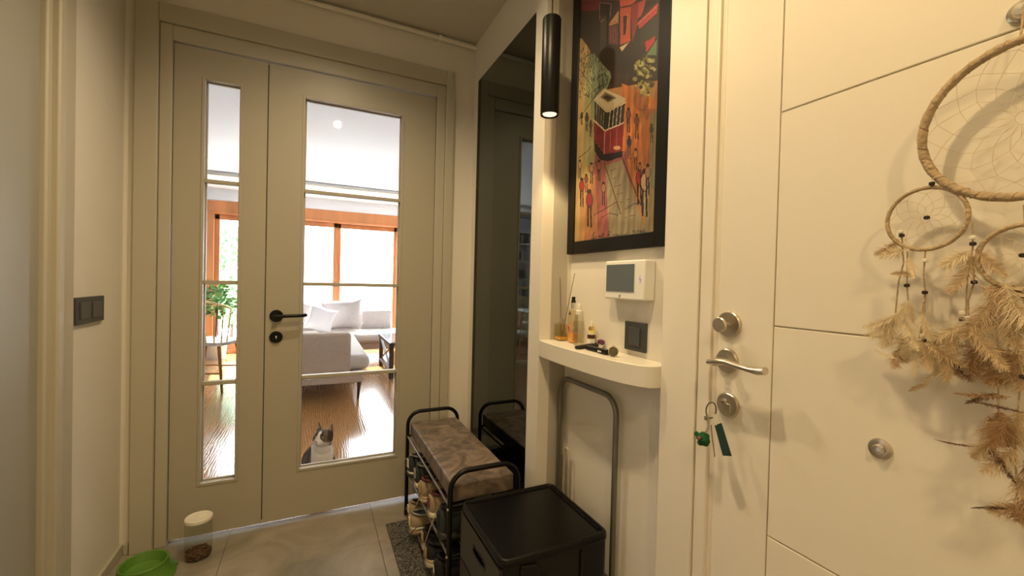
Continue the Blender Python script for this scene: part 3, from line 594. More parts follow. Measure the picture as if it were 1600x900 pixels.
# ---------------- dreamcatcher
HX = .797
t = empty('dreamcatcher', (HX, .207, 1.376), label='large beige dreamcatcher with feathers hanging on the cream entrance door', cat='dreamcatcher')
twine = mat('wrapped suede cord', (.44, .33, .20), .8, var=.18, scale=60, bump=.5, bscale=160)
twine2 = mat('pale sinew thread', (.60, .50, .33), .7)
def hoop(cy, cz, R, r, X=HX):
    m = MB(); N = 72; pts_ = []
    for i in range(N): a = 2*math.pi*i/N; pts_.append((X, cy+R*math.cos(a), cz+R*math.sin(a)))
    m.tube(pts_, [r*(1+.07*math.sin(i*2.2)+.04*math.sin(i*5.1)) for i in range(N)], 10, closed=True); m.build('hoop', twine, t)
    # spiral of the wrapping
    m2 = MB(); m2.tube([(X-r*1.02*math.cos(i*.55), cy+(R+r*1.02*math.sin(i*.55))*math.cos(2*math.pi*i/420), cz+(R+r*1.02*math.sin(i*.55))*math.sin(2*math.pi*i/420)) for i in range(420)], r*.10, 4, closed=True); m2.build('wrapping', twine, t)
def web(cy, cz, R, n, rings, X=HX):
    m = MB(); rr = .00032; prev = [(R*.97, 2*math.pi*i/n) for i in range(n)]
    for k in range(rings):
        f_ = 1-(k+1)/(rings+.6); nw = []
        for i in range(n):
            a = (prev[i][1]+prev[(i+1) % n][1]+(2*math.pi if i == n-1 else 0))/2 if True else 0
            nw.append((R*f_*rnd(.93, 1.05), a+rnd(-.03, .03)))
        P_ = lambda s_: (X+rnd(-.001, .001), cy+s_[0]*math.cos(s_[1]), cz+s_[0]*math.sin(s_[1]))
        pn = [P_(s_) for s_ in nw]; pp = [P_(s_) for s_ in prev] if k == 0 else last
        for i in range(n): m.tube([pp[i], pn[i], pp[(i+1) % n]], rr, 4)
        prev = nw; last = pn
    m.tube(last, rr, 4, closed=True); m.build('web', twine2, t)
hoop(.207, 1.376, .0985, .0056); web(.207, 1.376, .0985, 15, 6)
hoop(.2985, 1.261, .0445, .0027); web(.2985, 1.261, .0445, 10, 4)
hoop(.204, 1.202, .0400, .0029); web(.204, 1.202, .040, 10, 4)
hoop(.115, 1.250, .0445, .0027); web(.115, 1.250, .0445, 10, 4)
MB().tube([(HX, .214, 1.474), (PEEP.x-.012, PEEP.y-.002, PEEP.z)], .0013, 6).build('hanging_cord', twine, t)
MB().tube([(HX, .198, 1.474), (PEEP.x-.012, PEEP.y-.004, PEEP.z)], .0013, 6).build('hanging_cord', twine, t)
wb = mat('white bead', (.85, .80, .70), .3); db = mat('dark brown bead', (.02, .012, .008), .3)
def bead(px, py, dark=1, r=.0036, X=HX-.004):
    p = q(px, py, X); MB().lathe(p-Vector((0, 0, r*.8)), (0, 0, 1), [(r*.35, 0), (r*.9, r*.25), (r, r*.8), (r*.9, r*1.35), (r*.35, r*1.6)], 12).build('bead', db if dark else wb, t)
for px, py, d_ in ((1456,287,1),(1448,340,1),(1407,362,0),(1409,368,1),(1445,407,0),(1520,371,0),(1520,381,1),(1417,446,1),(1445,457,1),(1503,489,0),(1503,499,1),(1513,497,0),(1514,507,1),(1442,524,0),(1444,532,1),(1522,441,1),(1498,571,1),(1545,541,1),(1598,399,1),(1598,467,1),(1598,589,1),(1599,514,1)):
    bead(px, py, d_)
def cord(pts_): MB().tube([q(a, b_, HX) for a, b_ in pts_], .0010, 6).build('suede_cord', twine, t)
for c_ in ([(1409,370),(1412,410),(1404,440),(1399,490)], [(1418,385),(1417,446),(1419,470)], [(1446,388),(1443,430),(1446,457),(1440,490),(1441,524)], [(1446,457),(1444,490),(1436,530)], [(1519,345),(1520,371),(1520,385),(1511,440),(1509,495)], [(1520,400),(1522,441),(1513,470),(1513,497)],
           [(1575,452),(1578,520),(1572,570)], [(1590,452),(1592,520),(1594,600),(1586,700),(1590,790)], [(1560,448),(1556,500),(1560,560)], [(1545,541),(1560,600),(1560,650)], [(1600,320),(1601,352)]): cord(c_)
FC = [mat('cream feather', (.74, .62, .42), .8), mat('tan feather', (.56, .41, .24), .8), mat('rust brown feather', (.36, .21, .10), .8), mat('dark quill', (.12, .06, .03), .6)]
def feather(px, py, ang, L, W, kind, curl=.3, n=60, X=None, fluff=1.0, tipdark=False):
    # root at photo point, grows along ang (degrees, 0 = toward -y (right in the photo), -90 = down)
    X = HX-.006+rnd(-.010, .010) if X is None else X
    root = q(px, py, X); n = int(n*2.2); m = MB(); a = math.radians(ang); pts_ = []; S = 12; pos = Vector((0, 0)); bend = rnd(-.012, .010)
    for i in range(S+1):
        pts_.append(root+Vector((bend*(i/S)**2, -pos.x, pos.y))); aa = a+curl*(i/S); pos += Vector((math.cos(aa), math.sin(aa)))*L/S
    m.tube(pts_, [.0006*(1-.7*i/S) for i in range(S+1)], 5)
    for i in range(n):
        f_ = .06+.94*i/n; k_ = f_*S; i0 = min(int(k_), S-1); p0 = pts_[i0].lerp(pts_[i0+1], k_-i0); d_ = (pts_[i0+1]-pts_[i0]).normalized(); nrm = Vector((0, d_.z, -d_.y))
        prof = math.sin(math.pi*min(1, f_*1.02)**.7)**.8+.12
        for s_ in (-1, 1):
            ln = W*prof*rnd(.35, 1.25); out = nrm*s_*rnd(.25, 1.0)+d_*rnd(.25, 1.1)+Vector((rnd(-.7, .7)*fluff, 0, 0)); out.normalize()
            mid = p0+out*ln*.5; out2 = (out+d_*.35+Vector((rnd(-.3, .3)*fluff, rnd(-.6, .6)*fluff, rnd(-.8, .3)*fluff))).normalized(); end = mid+out2*ln*.5
            wv = d_*.00036
            m.add([p0-wv, p0+wv, mid+wv, mid-wv, end], [(0, 1, 2, 3), (3, 2, 4)])
    m.build('feather', FC[kind], t, smooth=False)
F = [ # px, py, angle, length m, width m, kind, curl
 (1425,385,-150,.045,.013,0,-.6),(1405,375,-130,.040,.012,1,-.7),(1432,432,160,.035,.008,1,.5),(1420,400,-80,.035,.009,0,.3),
 (1400,488,-95,.055,.020,0,-.2),(1404,490,-120,.050,.018,0,-.3),(1410,492,-70,.055,.018,0,.2),(1398,495,-140,.045,.014,0,-.5),(1392,500,-105,.045,.018,0,.2),(1388,520,-160,.035,.010,0,-.3),(1408,520,-85,.045,.020,0,.2),(1415,530,-60,.045,.016,1,.3),(1404,545,-100,.030,.016,1,.2),(1425,520,-100,.04,.016,0,.2),
 (1419,470,-110,.035,.012,0,.2),(1421,470,-85,.035,.010,0,.1),(1440,490,-80,.040,.012,0,.3),
 (1441,532,-80,.045,.014,1,.3),(1444,534,-120,.045,.014,0,-.3),(1440,536,-100,.050,.012,0,.1),(1446,536,-40,.050,.014,1,.3),(1446,540,-70,.055,.016,0,.2),
 (1520,395,-95,.065,.016,1,.1),(1518,390,-115,.055,.014,0,-.2),(1522,390,-75,.055,.014,1,.3),
 (1509,506,-110,.060,.018,0,-.3),(1512,510,-85,.065,.018,1,.2),(1514,510,-60,.065,.018,1,.3),(1508,508,-140,.060,.016,0,-.3),(1504,508,-125,.055,.016,1,-.2),(1512,515,-45,.060,.014,0,-.5),
 (1530,445,-60,.085,.022,1,-.3),(1545,440,-75,.090,.024,2,-.1),(1560,450,-85,.090,.024,1,.1),(1570,440,-95,.085,.022,2,.1),(1585,450,-80,.090,.022,1,.2),(1600,470,-95,.090,.022,1,.1),(1552,470,-100,.075,.022,1,.2),
 (1545,541,-70,.065,.020,2,.2),(1560,540,-90,.070,.022,2,.1),(1575,545,-110,.065,.020,2,-.1),(1590,540,-80,.070,.022,1,.1),(1600,560,-100,.070,.020,2,.0),(1535,540,-100,.06,.018,1,.1),
 (1478,560,-50,.035,.008,3,.3),(1450,600,-150,.030,.006,1,.2),(1470,575,-125,.045,.007,0,-.1),
 (1580,620,-165,.055,.007,2,-.2),(1560,615,-150,.035,.007,3,.2),(1600,645,176,.055,.004,3,.15),
 (1560,640,-100,.060,.018,2,.1),(1545,650,-85,.055,.018,2,.1),(1572,650,-75,.060,.018,2,.1),(1555,690,-110,.040,.014,1,-.2),(1540,690,-60,.050,.010,3,.1),
 (1522,698,-168,.040,.0025,3,-.25),(1590,700,-100,.060,.018,1,.1),(1598,720,-90,.065,.020,2,.1),(1586,740,-95,.050,.018,1,.1),(1600,775,-100,.05,.018,2,.1),
 (1575,795,-160,.040,.0035,3,.3),(1596,790,-110,.045,.014,1,.1),(1600,640,-80,.065,.020,1,.1),(1480,556,-90,.035,.014,1,.1),(1460,540,-60,.05,.014,1,.1),(1490,520,-95,.06,.016,1,.1)]
for f_ in F:
    f_ = list(f_)
    if f_[0] > 1515 and f_[4] > .013: f_[2] += rnd(-32, 32); f_[6] += rnd(-.8, .8); f_[3] *= rnd(.65, .95); f_[4] *= rnd(1.1, 1.6); f_[5] = random.choice((f_[5], f_[5], 1, 2, 0)) if f_[1] < 620 else f_[5]
    feather(*f_)
for px, py, an, L, k_ in ((1550,560,-45,.05,0),(1400,560,175,.03,0)): feather(px, py, an, L, .004, k_, -.6, 30)

# ---------------- doormat
t = MB().box(.325, .735, 1.305, 2.012, .0005, .009).build('doormat', 'mat', None, .003, label='flecked grey doormat lying under the shoe bench', kind=None); tag(t, cat='doormat')
# ---------------- shoe bench
BX0, BX1, BY0, BY1 = .428, .680, 1.355, 2.06
t = empty('shoe_bench', (.55, 1.7, .009), label='black metal shoe rack bench with a mottled brown padded seat', cat='bench')
def hoop_pts(y, top=.508, r=.062, z0=.010):
    a = [(BX0, y, z0), (BX0, y, .20), (BX0, y, top-r)]
    a += [(BX0+r-r*math.cos(i*math.pi/16), y, top-r+r*math.sin(i*math.pi/16)) for i in range(1, 9)]
    a += [(BX1-r+r*math.sin(i*math.pi/16), y, top-r+r*math.cos(i*math.pi/16)) for i in range(0, 9)]
    return a+[(BX1, y, .20), (BX1, y, z0)]
for y in (BY0, BY1): MB().tube(hoop_pts(y), .0088, 14).build('end_hoop', 'black', t)
for y in (BY0, BY1):
    for x in (BX0, BX1): MB().lathe((x, y, .0095), (0, 0, 1), [(.0105, 0), (.0105, .012), (.009, .014), (0, .014)], 14).build('rubber_foot', 'rubber', t)
for z in (.392, .222, .045):
    for x in ([BX0, BX1] if z > .3 else [BX0, .491, .554, .617, BX1]):
        MB().tube([(x, BY0, z), (x, BY1, z)], .0045, 10).build('rail', 'grey_tube' if x == BX0 else 'black', t)
    for y in (BY0, BY1): MB().tube([(BX0, y, z), (BX1, y, z)], .006, 10).build('cross_bar', 'black', t)
for z in (.387, .227):
    MB().lathe((BX0-.0085, BY0-.004, z), (-.5, -1, 0), [(.0042, 0), (.004, .002), (0, .0035)], 12).build('bolt', 'steel', t)
bm = bmesh.new(); sx, sy, sz = (BX1-BX0-.020), (BY1-BY0-.022), .062
bmesh.ops.create_cube(bm, size=1); 
for v in bm.verts: v.co = Vector((v.co.x*sx, v.co.y*sy, v.co.z*sz))
bmesh.ops.subdivide_edges(bm, edges=[e for e in bm.edges], cuts=9, use_grid_fill=True)
for v in bm.verts:
    ex = 1-abs(v.co.x)/(sx/2); ey = 1-abs(v.co.y)/(sy/2); v.co.z += .006*min(1, ex*3)*min(1, ey*3)*(1 if v.co.z > 0 else 0)+.0012*math.sin(v.co.x*45+v.co.y*31)
me = bpy.data.meshes.new('seat_cushion'); bm.to_mesh(me); bm.free(); me.materials.append(M['leather']); me.polygons.foreach_set('use_smooth', [True]*len(me.polygons)); me.set_sharp_from_angle(angle=math.radians(38))
o = bpy.data.objects.new('seat_cushion', me); sc.collection.objects.link(o); o.parent = t; o.location = (.554-.55, (BY0+BY1)/2-1.7, .430-.009)
bv = o.modifiers.new('b', 'BEVEL'); bv.width = .012; bv.segments = 4; bv.limit_method = 'ANGLE'; bv.angle_limit = .9

# ---------------- shoes, heels turned out to the room
def shoe(x, y, z, L, H, upper, sole, stripe, lining, lace, label, rz=0, pitch=0, dangle=None, group='shoes on the rack under the bench', st=.026, name='sneaker'):
    t = empty(name, (x, y, z), rz, label=label, cat='shoe', group=group)
    inv = INV[t.name].inverted()
    Wd = .098
    def half(f):   # plan half width along the shoe, f 0 heel .. 1 toe
        return Wd/2*(.66+.34*math.sin(min(1, f*1.05)*math.pi*.62)) * (1 if f < .8 else math.sqrt(max(0, 1-((f-.8)/.205)**2))) * (math.sqrt(max(0, 1-((.06-f)/.062)**2)) if f < .06 else 1)
    def toph(f):
        if f < .30: return H*(1.0-.10*math.sin(f/.30*math.pi))
        if f < .75: return H*(1.0-(f-.30)/.45*.42)
        return H*.58*(1-((f-.75)/.27)**2*.35)
    fs_ = [0.004, .02, .05, .1, .16, .23, .30, .38, .46, .55, .64, .73, .81, .88, .93, .97, .995]
    def ring(f, z0, z1, k, n=16):
        w_ = half(f)*k; out = []
        for i in range(n):
            a = 2*math.pi*i/n; cx = math.cos(a); s_ = math.sin(a)
            yy = w_*math.copysign(abs(cx)**.7, cx)*(1-.30*max(0, s_)*(1 if f > .05 else .4)); zz = z0+(z1-z0)*(.5+.5*math.copysign(abs(s_)**.75, s_)); out.append((f*L, yy, zz))
        return out
    def loft(z0f, z1f, k):
        m = MB(); vs = []
        for f in fs_: vs += ring(f, z0f(f), z1f(f), k)
        n = 16; N = len(fs_)
        fc = [(i*n+j, i*n+(j+1) % n, (i+1)*n+(j+1) % n, (i+1)*n+j) for i in range(N-1) for j in range(n)]+[tuple(range(n))[::-1], tuple((N-1)*n+j for j in range(n))]
        m.add([inv @ (Matrix.Rotation(pitch, 4, 'Y') @ Vector(v)) for v in vs], fc); return m
    tr = lambda v: inv @ (Matrix.Rotation(pitch, 4, 'Y') @ Vector(v))
    loft(lambda f: st*.5, toph, .93).build('upper', upper, t, subsurf=1)
    up = lambda f: .004*max(0, (f-.8)/.2)
    loft(lambda f: up(f), lambda f: st+up(f), 1.06).build('sole', sole, t, .002)
    if stripe: loft(lambda f: st*.72+up(f), lambda f: st*1.12+up(f), 1.075).build('sole_stripe', stripe, t)
    # heel patch
    MB().add([tr((-.003+.0*k_, yy, zz)) for k_ in (0,) for yy, zz in ((-.014, H*.45), (.014, H*.45), (.011, H*.86), (-.011, H*.86))]+[tr((.010, yy, zz)) for yy, zz in ((-.014, H*.45), (.014, H*.45), (.011, H*.86), (-.011, H*.86))],
        [(0,1,2,3), (4,5,6,7), (0,1,5,4), (1,2,6,5), (2,3,7,6), (3,0,4,7)]).build('heel_patch', stripe or lining, t, .002)
    co = []
    for i in range(20):
        a = 2*math.pi*i/20; co.append(tr((.072+.060*math.cos(a), .026*math.sin(a), H*.93+.010*math.cos(a)**2+.002)))
    MB().tube(co, .0042, 8, closed=True).build('collar', lining, t)
    MB().add([c_-Vector((0, 0, .002)) for c_ in co], [tuple(range(20))]).build('opening_shade', 'rubber', t, smooth=False)  # black disc standing in for the shade inside the shoe opening
    tg = [tr((.118, 0, H*.86)), tr((.112, 0, H*1.05)), tr((.100, 0, H*1.24)), tr((.094, 0, H*1.32))]
    MB().tube(tg, [.020, .021, .021, .016], 12, flat=.22, up=(1, 0, .3)).build('tongue', upper, t)
    if lace:
        m = MB()
        for i in range(5):
            f = .44+.065*i; zz = toph(f)+.002; m.tube([tr((f*L, -.021, zz-.006)), tr((f*L+.004, -.010, zz)), tr((f*L+.007, .010, zz)), tr((f*L+.003, .021, zz-.006))], .0022, 6)
        if dangle:
            m.tube([tr((.10, .01, H*1.15))]+[Vector(v) for v in dangle], .0018, 6)
        m.build('laces', lace, t)
    return t
navy = mat('dark slate suede', (.028, .034, .040), .85, bump=.3, bscale=250); beige = mat('beige suede', (.34, .26, .155), .8, bump=.3, bscale=250)
tanm = mat('tan gum sole', (.40, .30, .165), .55); cream = mat('cream sole rubber', (.62, .57, .42), .5); blk = mat('black textile', (.010, .010, .011), .85)
red = mat('dusty red lining', (.17, .05, .038), .85); greyl = mat('light grey lining', (.30, .29, .27), .8); lacem = mat('grey beige lace', (.36, .30, .22), .8); dsole = mat('dark sole', (.03, .03, .03), .6)
hx = BX0-.012; Z1 = .2275; Z2 = .0500
shoe(hx, 1.985, Z1, .27, .098, navy, dsole, cream, greyl, lacem, 'slate sneaker with cream sole band at the far end of the upper tier', dangle=[(hx-.02, 2.00, .30), (hx-.035, 2.005, .25), (hx-.05, 2.02, .225)])
shoe(hx+.008, 1.872, Z1, .27, .096, navy, cream, None, greyl, lacem, 'slate sneaker second from the far end of the upper tier')
shoe(hx, 1.745, Z1, .27, .088, beige, cream, tanm, red, lacem, 'beige sneaker with dusty red lining and a dangling lace on the upper tier', dangle=[(hx+.03, 1.70, .30), (hx-.008, 1.705, .26), (hx-.02, 1.73, .21), (hx-.025, 1.76, .175)])
shoe(hx+.006, 1.615, Z1, .27, .088, beige, cream, None, red, lacem, 'beige sneaker with red lining nearest the dark trainer on the upper tier', dangle=[(hx+.03, 1.56, .29), (hx-.006, 1.53, .235), (hx-.022, 1.545, .17), (hx-.02, 1.57, .10)])
shoe(hx+.002, 1.462, Z1, .29, .112, navy, dsole, None, blk, lacem, 'chunky dark trainer at the near end of the upper tier', st=.034)
shoe(hx-.004, 1.935, Z2, .27, .078, beige, tanm, cream, beige, lacem, 'far beige sneaker with ribbed tan sole on the lower tier')
shoe(hx-.022, 1.825, Z2, .28, .085, beige, tanm, cream, greyl, lacem, 'near beige sneaker with ribbed tan sole on the lower tier', st=.036)
shoe(hx+.004, 1.695, Z2, .27, .085, blk, cream, tanm, blk, blk, 'black shoe with cream striped sole behind its twin on the lower tier', st=.034, dangle=[(hx-.01, 1.74, .12), (hx-.05, 1.77, .06), (hx-.085, 1.80, .025)])
shoe(hx-.008, 1.592, Z2, .27, .085, blk, cream, tanm, blk, blk, 'black shoe with cream striped sole in front of its twin on the lower tier', st=.034)
sn = shoe(hx-.002, 1.475, Z2, .28, .100, blk, dsole, None, blk, blk, 'all black trainer with small white side mark at the near end of the lower tier')
MB().add([(hx-.0045, 1.482, Z2+.052), (hx-.0045, 1.468, Z2+.050), (hx-.0045, 1.472, Z2+.060), (hx-.0045, 1.482, Z2+.074), (hx-.0065, 1.482, Z2+.052), (hx-.0065, 1.468, Z2+.050), (hx-.0065, 1.472, Z2+.060), (hx-.0065, 1.482, Z2+.074)],
    [(0,1,2,3), (4,5,6,7), (0,1,5,4), (1,2,6,5), (2,3,7,6), (3,0,4,7)]).build('side_mark', 'white', sn)

# ---------------- black storage box
QX0, QX1, QY0, QY1, QT = .443, .786, .962, 1.292, .442
t = empty('storage_drawers', (.61, 1.13, 0), label='black plastic storage tower with slot handles in front of the niche', cat='storage box')
def rrect(x0, x1, y0, y1, r, n=6):
    out = []
    for cx, cy, a0 in ((x1-r, y1-r, 0), (x0+r, y1-r, 90), (x0+r, y0+r, 180), (x1-r, y0+r, 270)):
        for i in range(n+1): a = math.radians(a0+90*i/n); out.append((cx+r*math.cos(a), cy+r*math.sin(a)))
    return out
BP = 'blackplastic'
MB().prism(rrect(QX0+.006, QX1-.004, QY0+.004, QY1-.004, .018), .004, .425).build('carcass', BP, t, .002)
MB().prism(rrect(QX0, QX1, QY0, QY1, .026), QT-.022, QT-.006).build('top_panel', mat('satin black lid', (.004, .004, .004), .30, spec=.2), t, .004, seg=3)
# raised rim of the top
rim = rrect(QX0+.007, QX1-.007, QY0+.007, QY1-.007, .020); m = MB(); m.tube([(x_, y_, QT-.006) for x_, y_ in rim], .0062, 10, closed=True); m.build('top_rim', BP, t)
MB().tube([(QX1-.019, QY0+.03, QT-.004), (QX1-.019, QY1-.03, QT-.004)], .003, 8).build('rim_ridge', BP, t)
MB().tube([(QX0+.03, QY1-.019, QT-.004), (QX1-.03, QY1-.019, QT-.004)], .0022, 8).build('rim_ridge', BP, t)
for z0, z1 in ((.270, .414), (.122, .264), (.012, .116)):
    d_ = MB(); zc_ = z1-.052; y0, y1 = QY0+.012, QY1-.012; ys0, ys1 = 1.069, 1.165; zz0, zz1 = zc_-.0125, zc_+.0125
    x0, x1 = QX0-.0005, QX0+.012
    d_.box(x0, x1, y0, ys0, z0, z1).box(x0, x1, ys1, y1, z0, z1).box(x0, x1, ys0, ys1, z0, zz0).box(x0, x1, ys0, ys1, zz1, z1)
    dr = d_.build('drawer', mat('satin black drawer front', (.011, .011, .010), .34) if z1 > .4 else bpy.data.materials['satin black drawer front'], t)
    sl = [(x0, y_, z_) for y_, z_ in rrect(ys0+.003, ys1-.003, zz0+.001, zz1-.001, .0105, 5)]
    MB().tube(sl, .0028, 8, closed=True).build('slot_rim', BP, dr)
    MB().box(x1-.001, x1+.001, ys0, ys1, zz0, zz1).build('slot_back', 'rubber', dr, smooth=False)
for x0, x1 in ((QX0+.055, QX0+.062), (QX1-.10, QX1-.093)): MB().box(x0, x1, QY0-.001, QY0+.006, .02, .41).build('side_rib', BP, t, .001)
MB().tube([(.50, QY0+.003, .415), (.545, QY0+.002, .410), (.565, QY0+.002, .385), (.585, QY0+.002, .33)], .004, 8).build('side_rib', BP, t)
for x_ in (QX0+.03, QX1-.03):
    for y_ in (QY0+.03, QY1-.03): MB().lathe((x_, y_, 0), (0, 0, 1), [(.012, 0), (.012, .006), (0, .006)], 14).build('foot', 'rubber', t)

# ---------------- folded tubular frame behind it
TXc = .826
t = empty('folding_chair', (TXc, 1.16, 0), label='folded grey steel tube chair standing in the niche under the shelf', cat='chair')
yL, yR, zt, rr = 1.314, .999, .815, .055
pts_ = [(TXc, yL, .008), (TXc, yL, .3), (TXc, yL, zt-rr)]+[(TXc, yL-rr+rr*math.cos(i*math.pi/16), zt-rr+rr*math.sin(i*math.pi/16)) for i in range(1, 9)]+[(TXc, yR+rr-rr*math.sin(i*math.pi/16), zt-rr+rr*math.cos(i*math.pi/16)) for i in range(0, 9)]+[(TXc, yR, .3), (TXc, yR, .008)]
MB().tube(pts_, .0088, 14).build('tube_frame', 'grey_tube', t)
for y_ in (yL, yR): MB().lathe((TXc, y_, 0), (0, 0, 1), [(.0105, 0), (.0105, .02), (0, .02)], 14).build('rubber_foot', 'rubber', t)
MB().tube([(TXc+.004, 1.281, .02), (TXc+.004, 1.281, .54), (TXc+.004, 1.277, .562), (TXc+.004, 1.266, .568), (TXc+.006, 1.258, .560), (TXc+.006, 1.256, .50), (TXc+.006, 1.256, .02)], .0048, 10).build('inner_leg', mat('pale beige steel', (.50, .45, .36), .35, metal=.3), t)
MB().tube([(TXc, yL, .26), (TXc, yR, .26)], .006, 10).build('cross_bar', 'grey_tube', t)

# ---------------- pet bowl and food jar
def ell_lathe(c, prof, ex, n=40):
    m = MB(); m.lathe(c, (0, 0, 1), prof, n, sx=ex, sy=1); return m
t = empty('pet_bowl', (-.562, 2.005, 0), .2, label='green plastic pet bowl with flared foot in the left corner', cat='bowl')
o = ell_lathe((-.562, 2.005, 0), [(.098, 0), (.099, .004), (.088, .020), (.079, .040), (.075, .060), (.0755, .066), (.0725, .068), (.0685, .066), (.064, .055), (.056, .036), (.040, .028), (0, .027)], 1.0).build('bowl_body', 'greenplastic', t)
MB().add([(-.495, 1.985, .055), (-.495, 2.03, .055), (-.466, 2.062, .004), (-.474, 2.072, .004), (-.50, 2.05, .004), (-.48, 2.0, .004)], [(0,1,2), (1,3,2), (1,4,3), (0,2,5), (2,3,4,5), (0,5,4,1)]).build('grip_lip', 'greenplastic', t, .002)
jc = (-.408, 2.082, 0)
t = empty('food_jar', jc, label='clear plastic jar with white lid and brown pet food by the glass door', cat='jar')
MB().lathe(jc, (0, 0, 1), [(.044, .0015), (.047, .004), (.047, .148), (.044, .154), (.043, .148), (.0455, .145), (.0455, .006), (0, .005)], 40).build('jar_body', 'jar', t)
MB().lathe(jc, (0, 0, 1), [(.046, .152), (.0475, .153), (.0475, .164), (.0455, .166), (.043, .164), (0, .1635)], 40).build('lid', mat('cream lid', (.78, .74, .62), .4), t)
MB().box(jc[0]-.002, jc[0]+.024, jc[1]-.012, jc[1]+.014, .1635, .1655).build('lid_tab', mat('cream lid tab', (.85, .80, .62), .4), t, .001)
kb = MB(); random.seed(5)
for i in range(420):
    a = rnd(0, 6.28); r_ = .042*math.sqrt(rnd(0, 1)); kb.ball((jc[0]+r_*math.cos(a), jc[1]+r_*math.sin(a), .008+rnd(0, .022)), .0046, .0046, .003, 6, 4)
kb.build('kibble', mat('brown kibble', (.12, .055, .028), .85, var=.3, scale=60), t, kind='stuff')
t = empty('floor_socket', (-.45, 2.19, 0)) if False else None

# ================================================================== LIVING ROOM THINGS
def cushion(cx, cy, cz, w_, h_, th, rot, m, name, label, group=None):
    bm = bmesh.new(); bmesh.ops.create_grid(bm, x_segments=14, y_segments=14, size=.5)
    top = [v for v in bm.verts]; r = bmesh.ops.duplicate(bm, geom=bm.verts[:]+bm.edges[:]+bm.faces[:]); bot = [g for g in r['geom'] if isinstance(g, bmesh.types.BMVert)]
    for vs, s_ in ((top, 1), (bot, -1)):
        for v in vs:
            u_, w2 = v.co.x*2, v.co.y*2; e = max(0, (1-abs(u_)**2.4))*max(0, (1-abs(w2)**2.4)); pin = 1-.10*(abs(u_)*(1-abs(w2)))**1; pin2 = 1-.10*(abs(w2)*(1-abs(u_)))
            v.co = Vector((v.co.x*w_*pin, s_*th/2*e**.55, v.co.y*h_*pin2+.01*math.sin(u_*4+w2*3)))
    bmesh.ops.remove_doubles(bm, verts=bm.verts, dist=.0006); bmesh.ops.recalc_face_normals(bm, faces=bm.faces)
    me = bpy.data.meshes.new(name); bm.to_mesh(me); bm.free(); me.materials.append(M[m] if isinstance(m, str) else m); me.polygons.foreach_set('use_smooth', [True]*len(me.polygons))
    o = bpy.data.objects.new(name, me); sc.collection.objects.link(o); o.location = (cx, cy, cz); o.rotation_euler = rot
    return tag(o, label, 'cushion', group)
def rbox(x0, x1, y0, y1, z0, z1, name, m, parent, b=.03, **k): return MB().box(x0, x1, y0, y1, z0, z1).build(name, m, parent, b, seg=4, **k)
t = empty('corner_sofa', (.2, 5.4, 0), label='beige L-shaped corner sofa on slim dark legs beyond the glass door', cat='sofa')
rbox(-.50, .330, 4.20, 4.34, .27, .640, 'side_arm', 'sofa', t, .025)
rbox(-.50, .445, 4.22, 6.9, .165, .275, 'base', 'sofa', t, .015)
rbox(-.30, .510, 4.27, 6.1, .272, .415, 'seat_cushion', mat('pale sofa seat fabric', (.62, .58, .54), .9, bump=.15, bscale=300), t, .055)
rbox(-.50, -.30, 4.34, 7.0, .27, .60, 'backrest', 'sofa2', t, .05)
rbox(-.30, 1.55, 6.12, 6.80, .250, .385, 'seat_cushion', bpy.data.materials['pale sofa seat fabric'], t, .05)
rbox(-.50, 1.55, 6.15, 7.05, .16, .26, 'base', 'sofa', t, .015)
rbox(.66, 1.12, 6.78, 6.96, .36, .665, 'backrest', 'sofa2', t, .03)
rbox(-.30, .66, 6.82, 6.98, .36, .60, 'backrest', 'sofa2', t, .03)
for x_, y_ in ((.405, 4.27), (-.45, 4.27), (.41, 6.0), (1.48, 6.25), (1.48, 6.95), (-.45, 6.9)):
    MB().tube([(x_, y_, 0), (x_+.01*(1 if x_ > 0 else -1), y_, .17)], [.010, .019], 10).build('leg', 'darkwood', t)
cushion(-.10, 6.70, .60, .40, .40, .12, (-.22, .10, .12), 'sofa2', 'cushion', 'large grey cushion leaning at the left end of the far sofa seat', 'sofa cushions')
cushion(.40, 6.68, .612, .56, .44, .17, (-.22, -.10, -.05), 'sofa2', 'cushion', 'wide grey cushion leaning in the middle of the far sofa seat', 'sofa cushions')
cushion(.10, 6.42, .570, .36, .36, .13, (-.30, .30, -.1), mat('shiny pale cushion', (.66, .66, .70), .5), 'cushion', 'small pale satin cushion leaning on the grey sofa cushions', 'sofa cushions')
# coffee table
t = empty('coffee_table', (1.2, 5.45, 0), label='dark wooden coffee table with crossed sides right of the sofa', cat='table')
MB().box(.80, 1.75, 4.95, 5.85, .385, .42).build('tabletop', 'darkwood', t, .004)
MB().box(.83, 1.72, 4.98, 5.82, .42, .426).build('glass_top', mat('pale glass top', (.35, .42, .46), .06), t)
for x_ in (.83, 1.72):
    for y_ in (5.0, 5.80): MB().box(x_-.025, x_+.025, y_-.025, y_+.025, 0, .385).build('leg', 'darkwood', t, .003)
    MB().tube([(x_, 5.0, .10), (x_, 5.8, .37)], .016, 4).build('cross_brace', 'darkwood', t); MB().tube([(x_, 5.0, .37), (x_, 5.8, .10)], .016, 4).build('cross_brace', 'darkwood', t)
    MB().box(x_-.02, x_+.02, 5.0, 5.8, .08, .11).build('stretcher', 'darkwood', t, .003)
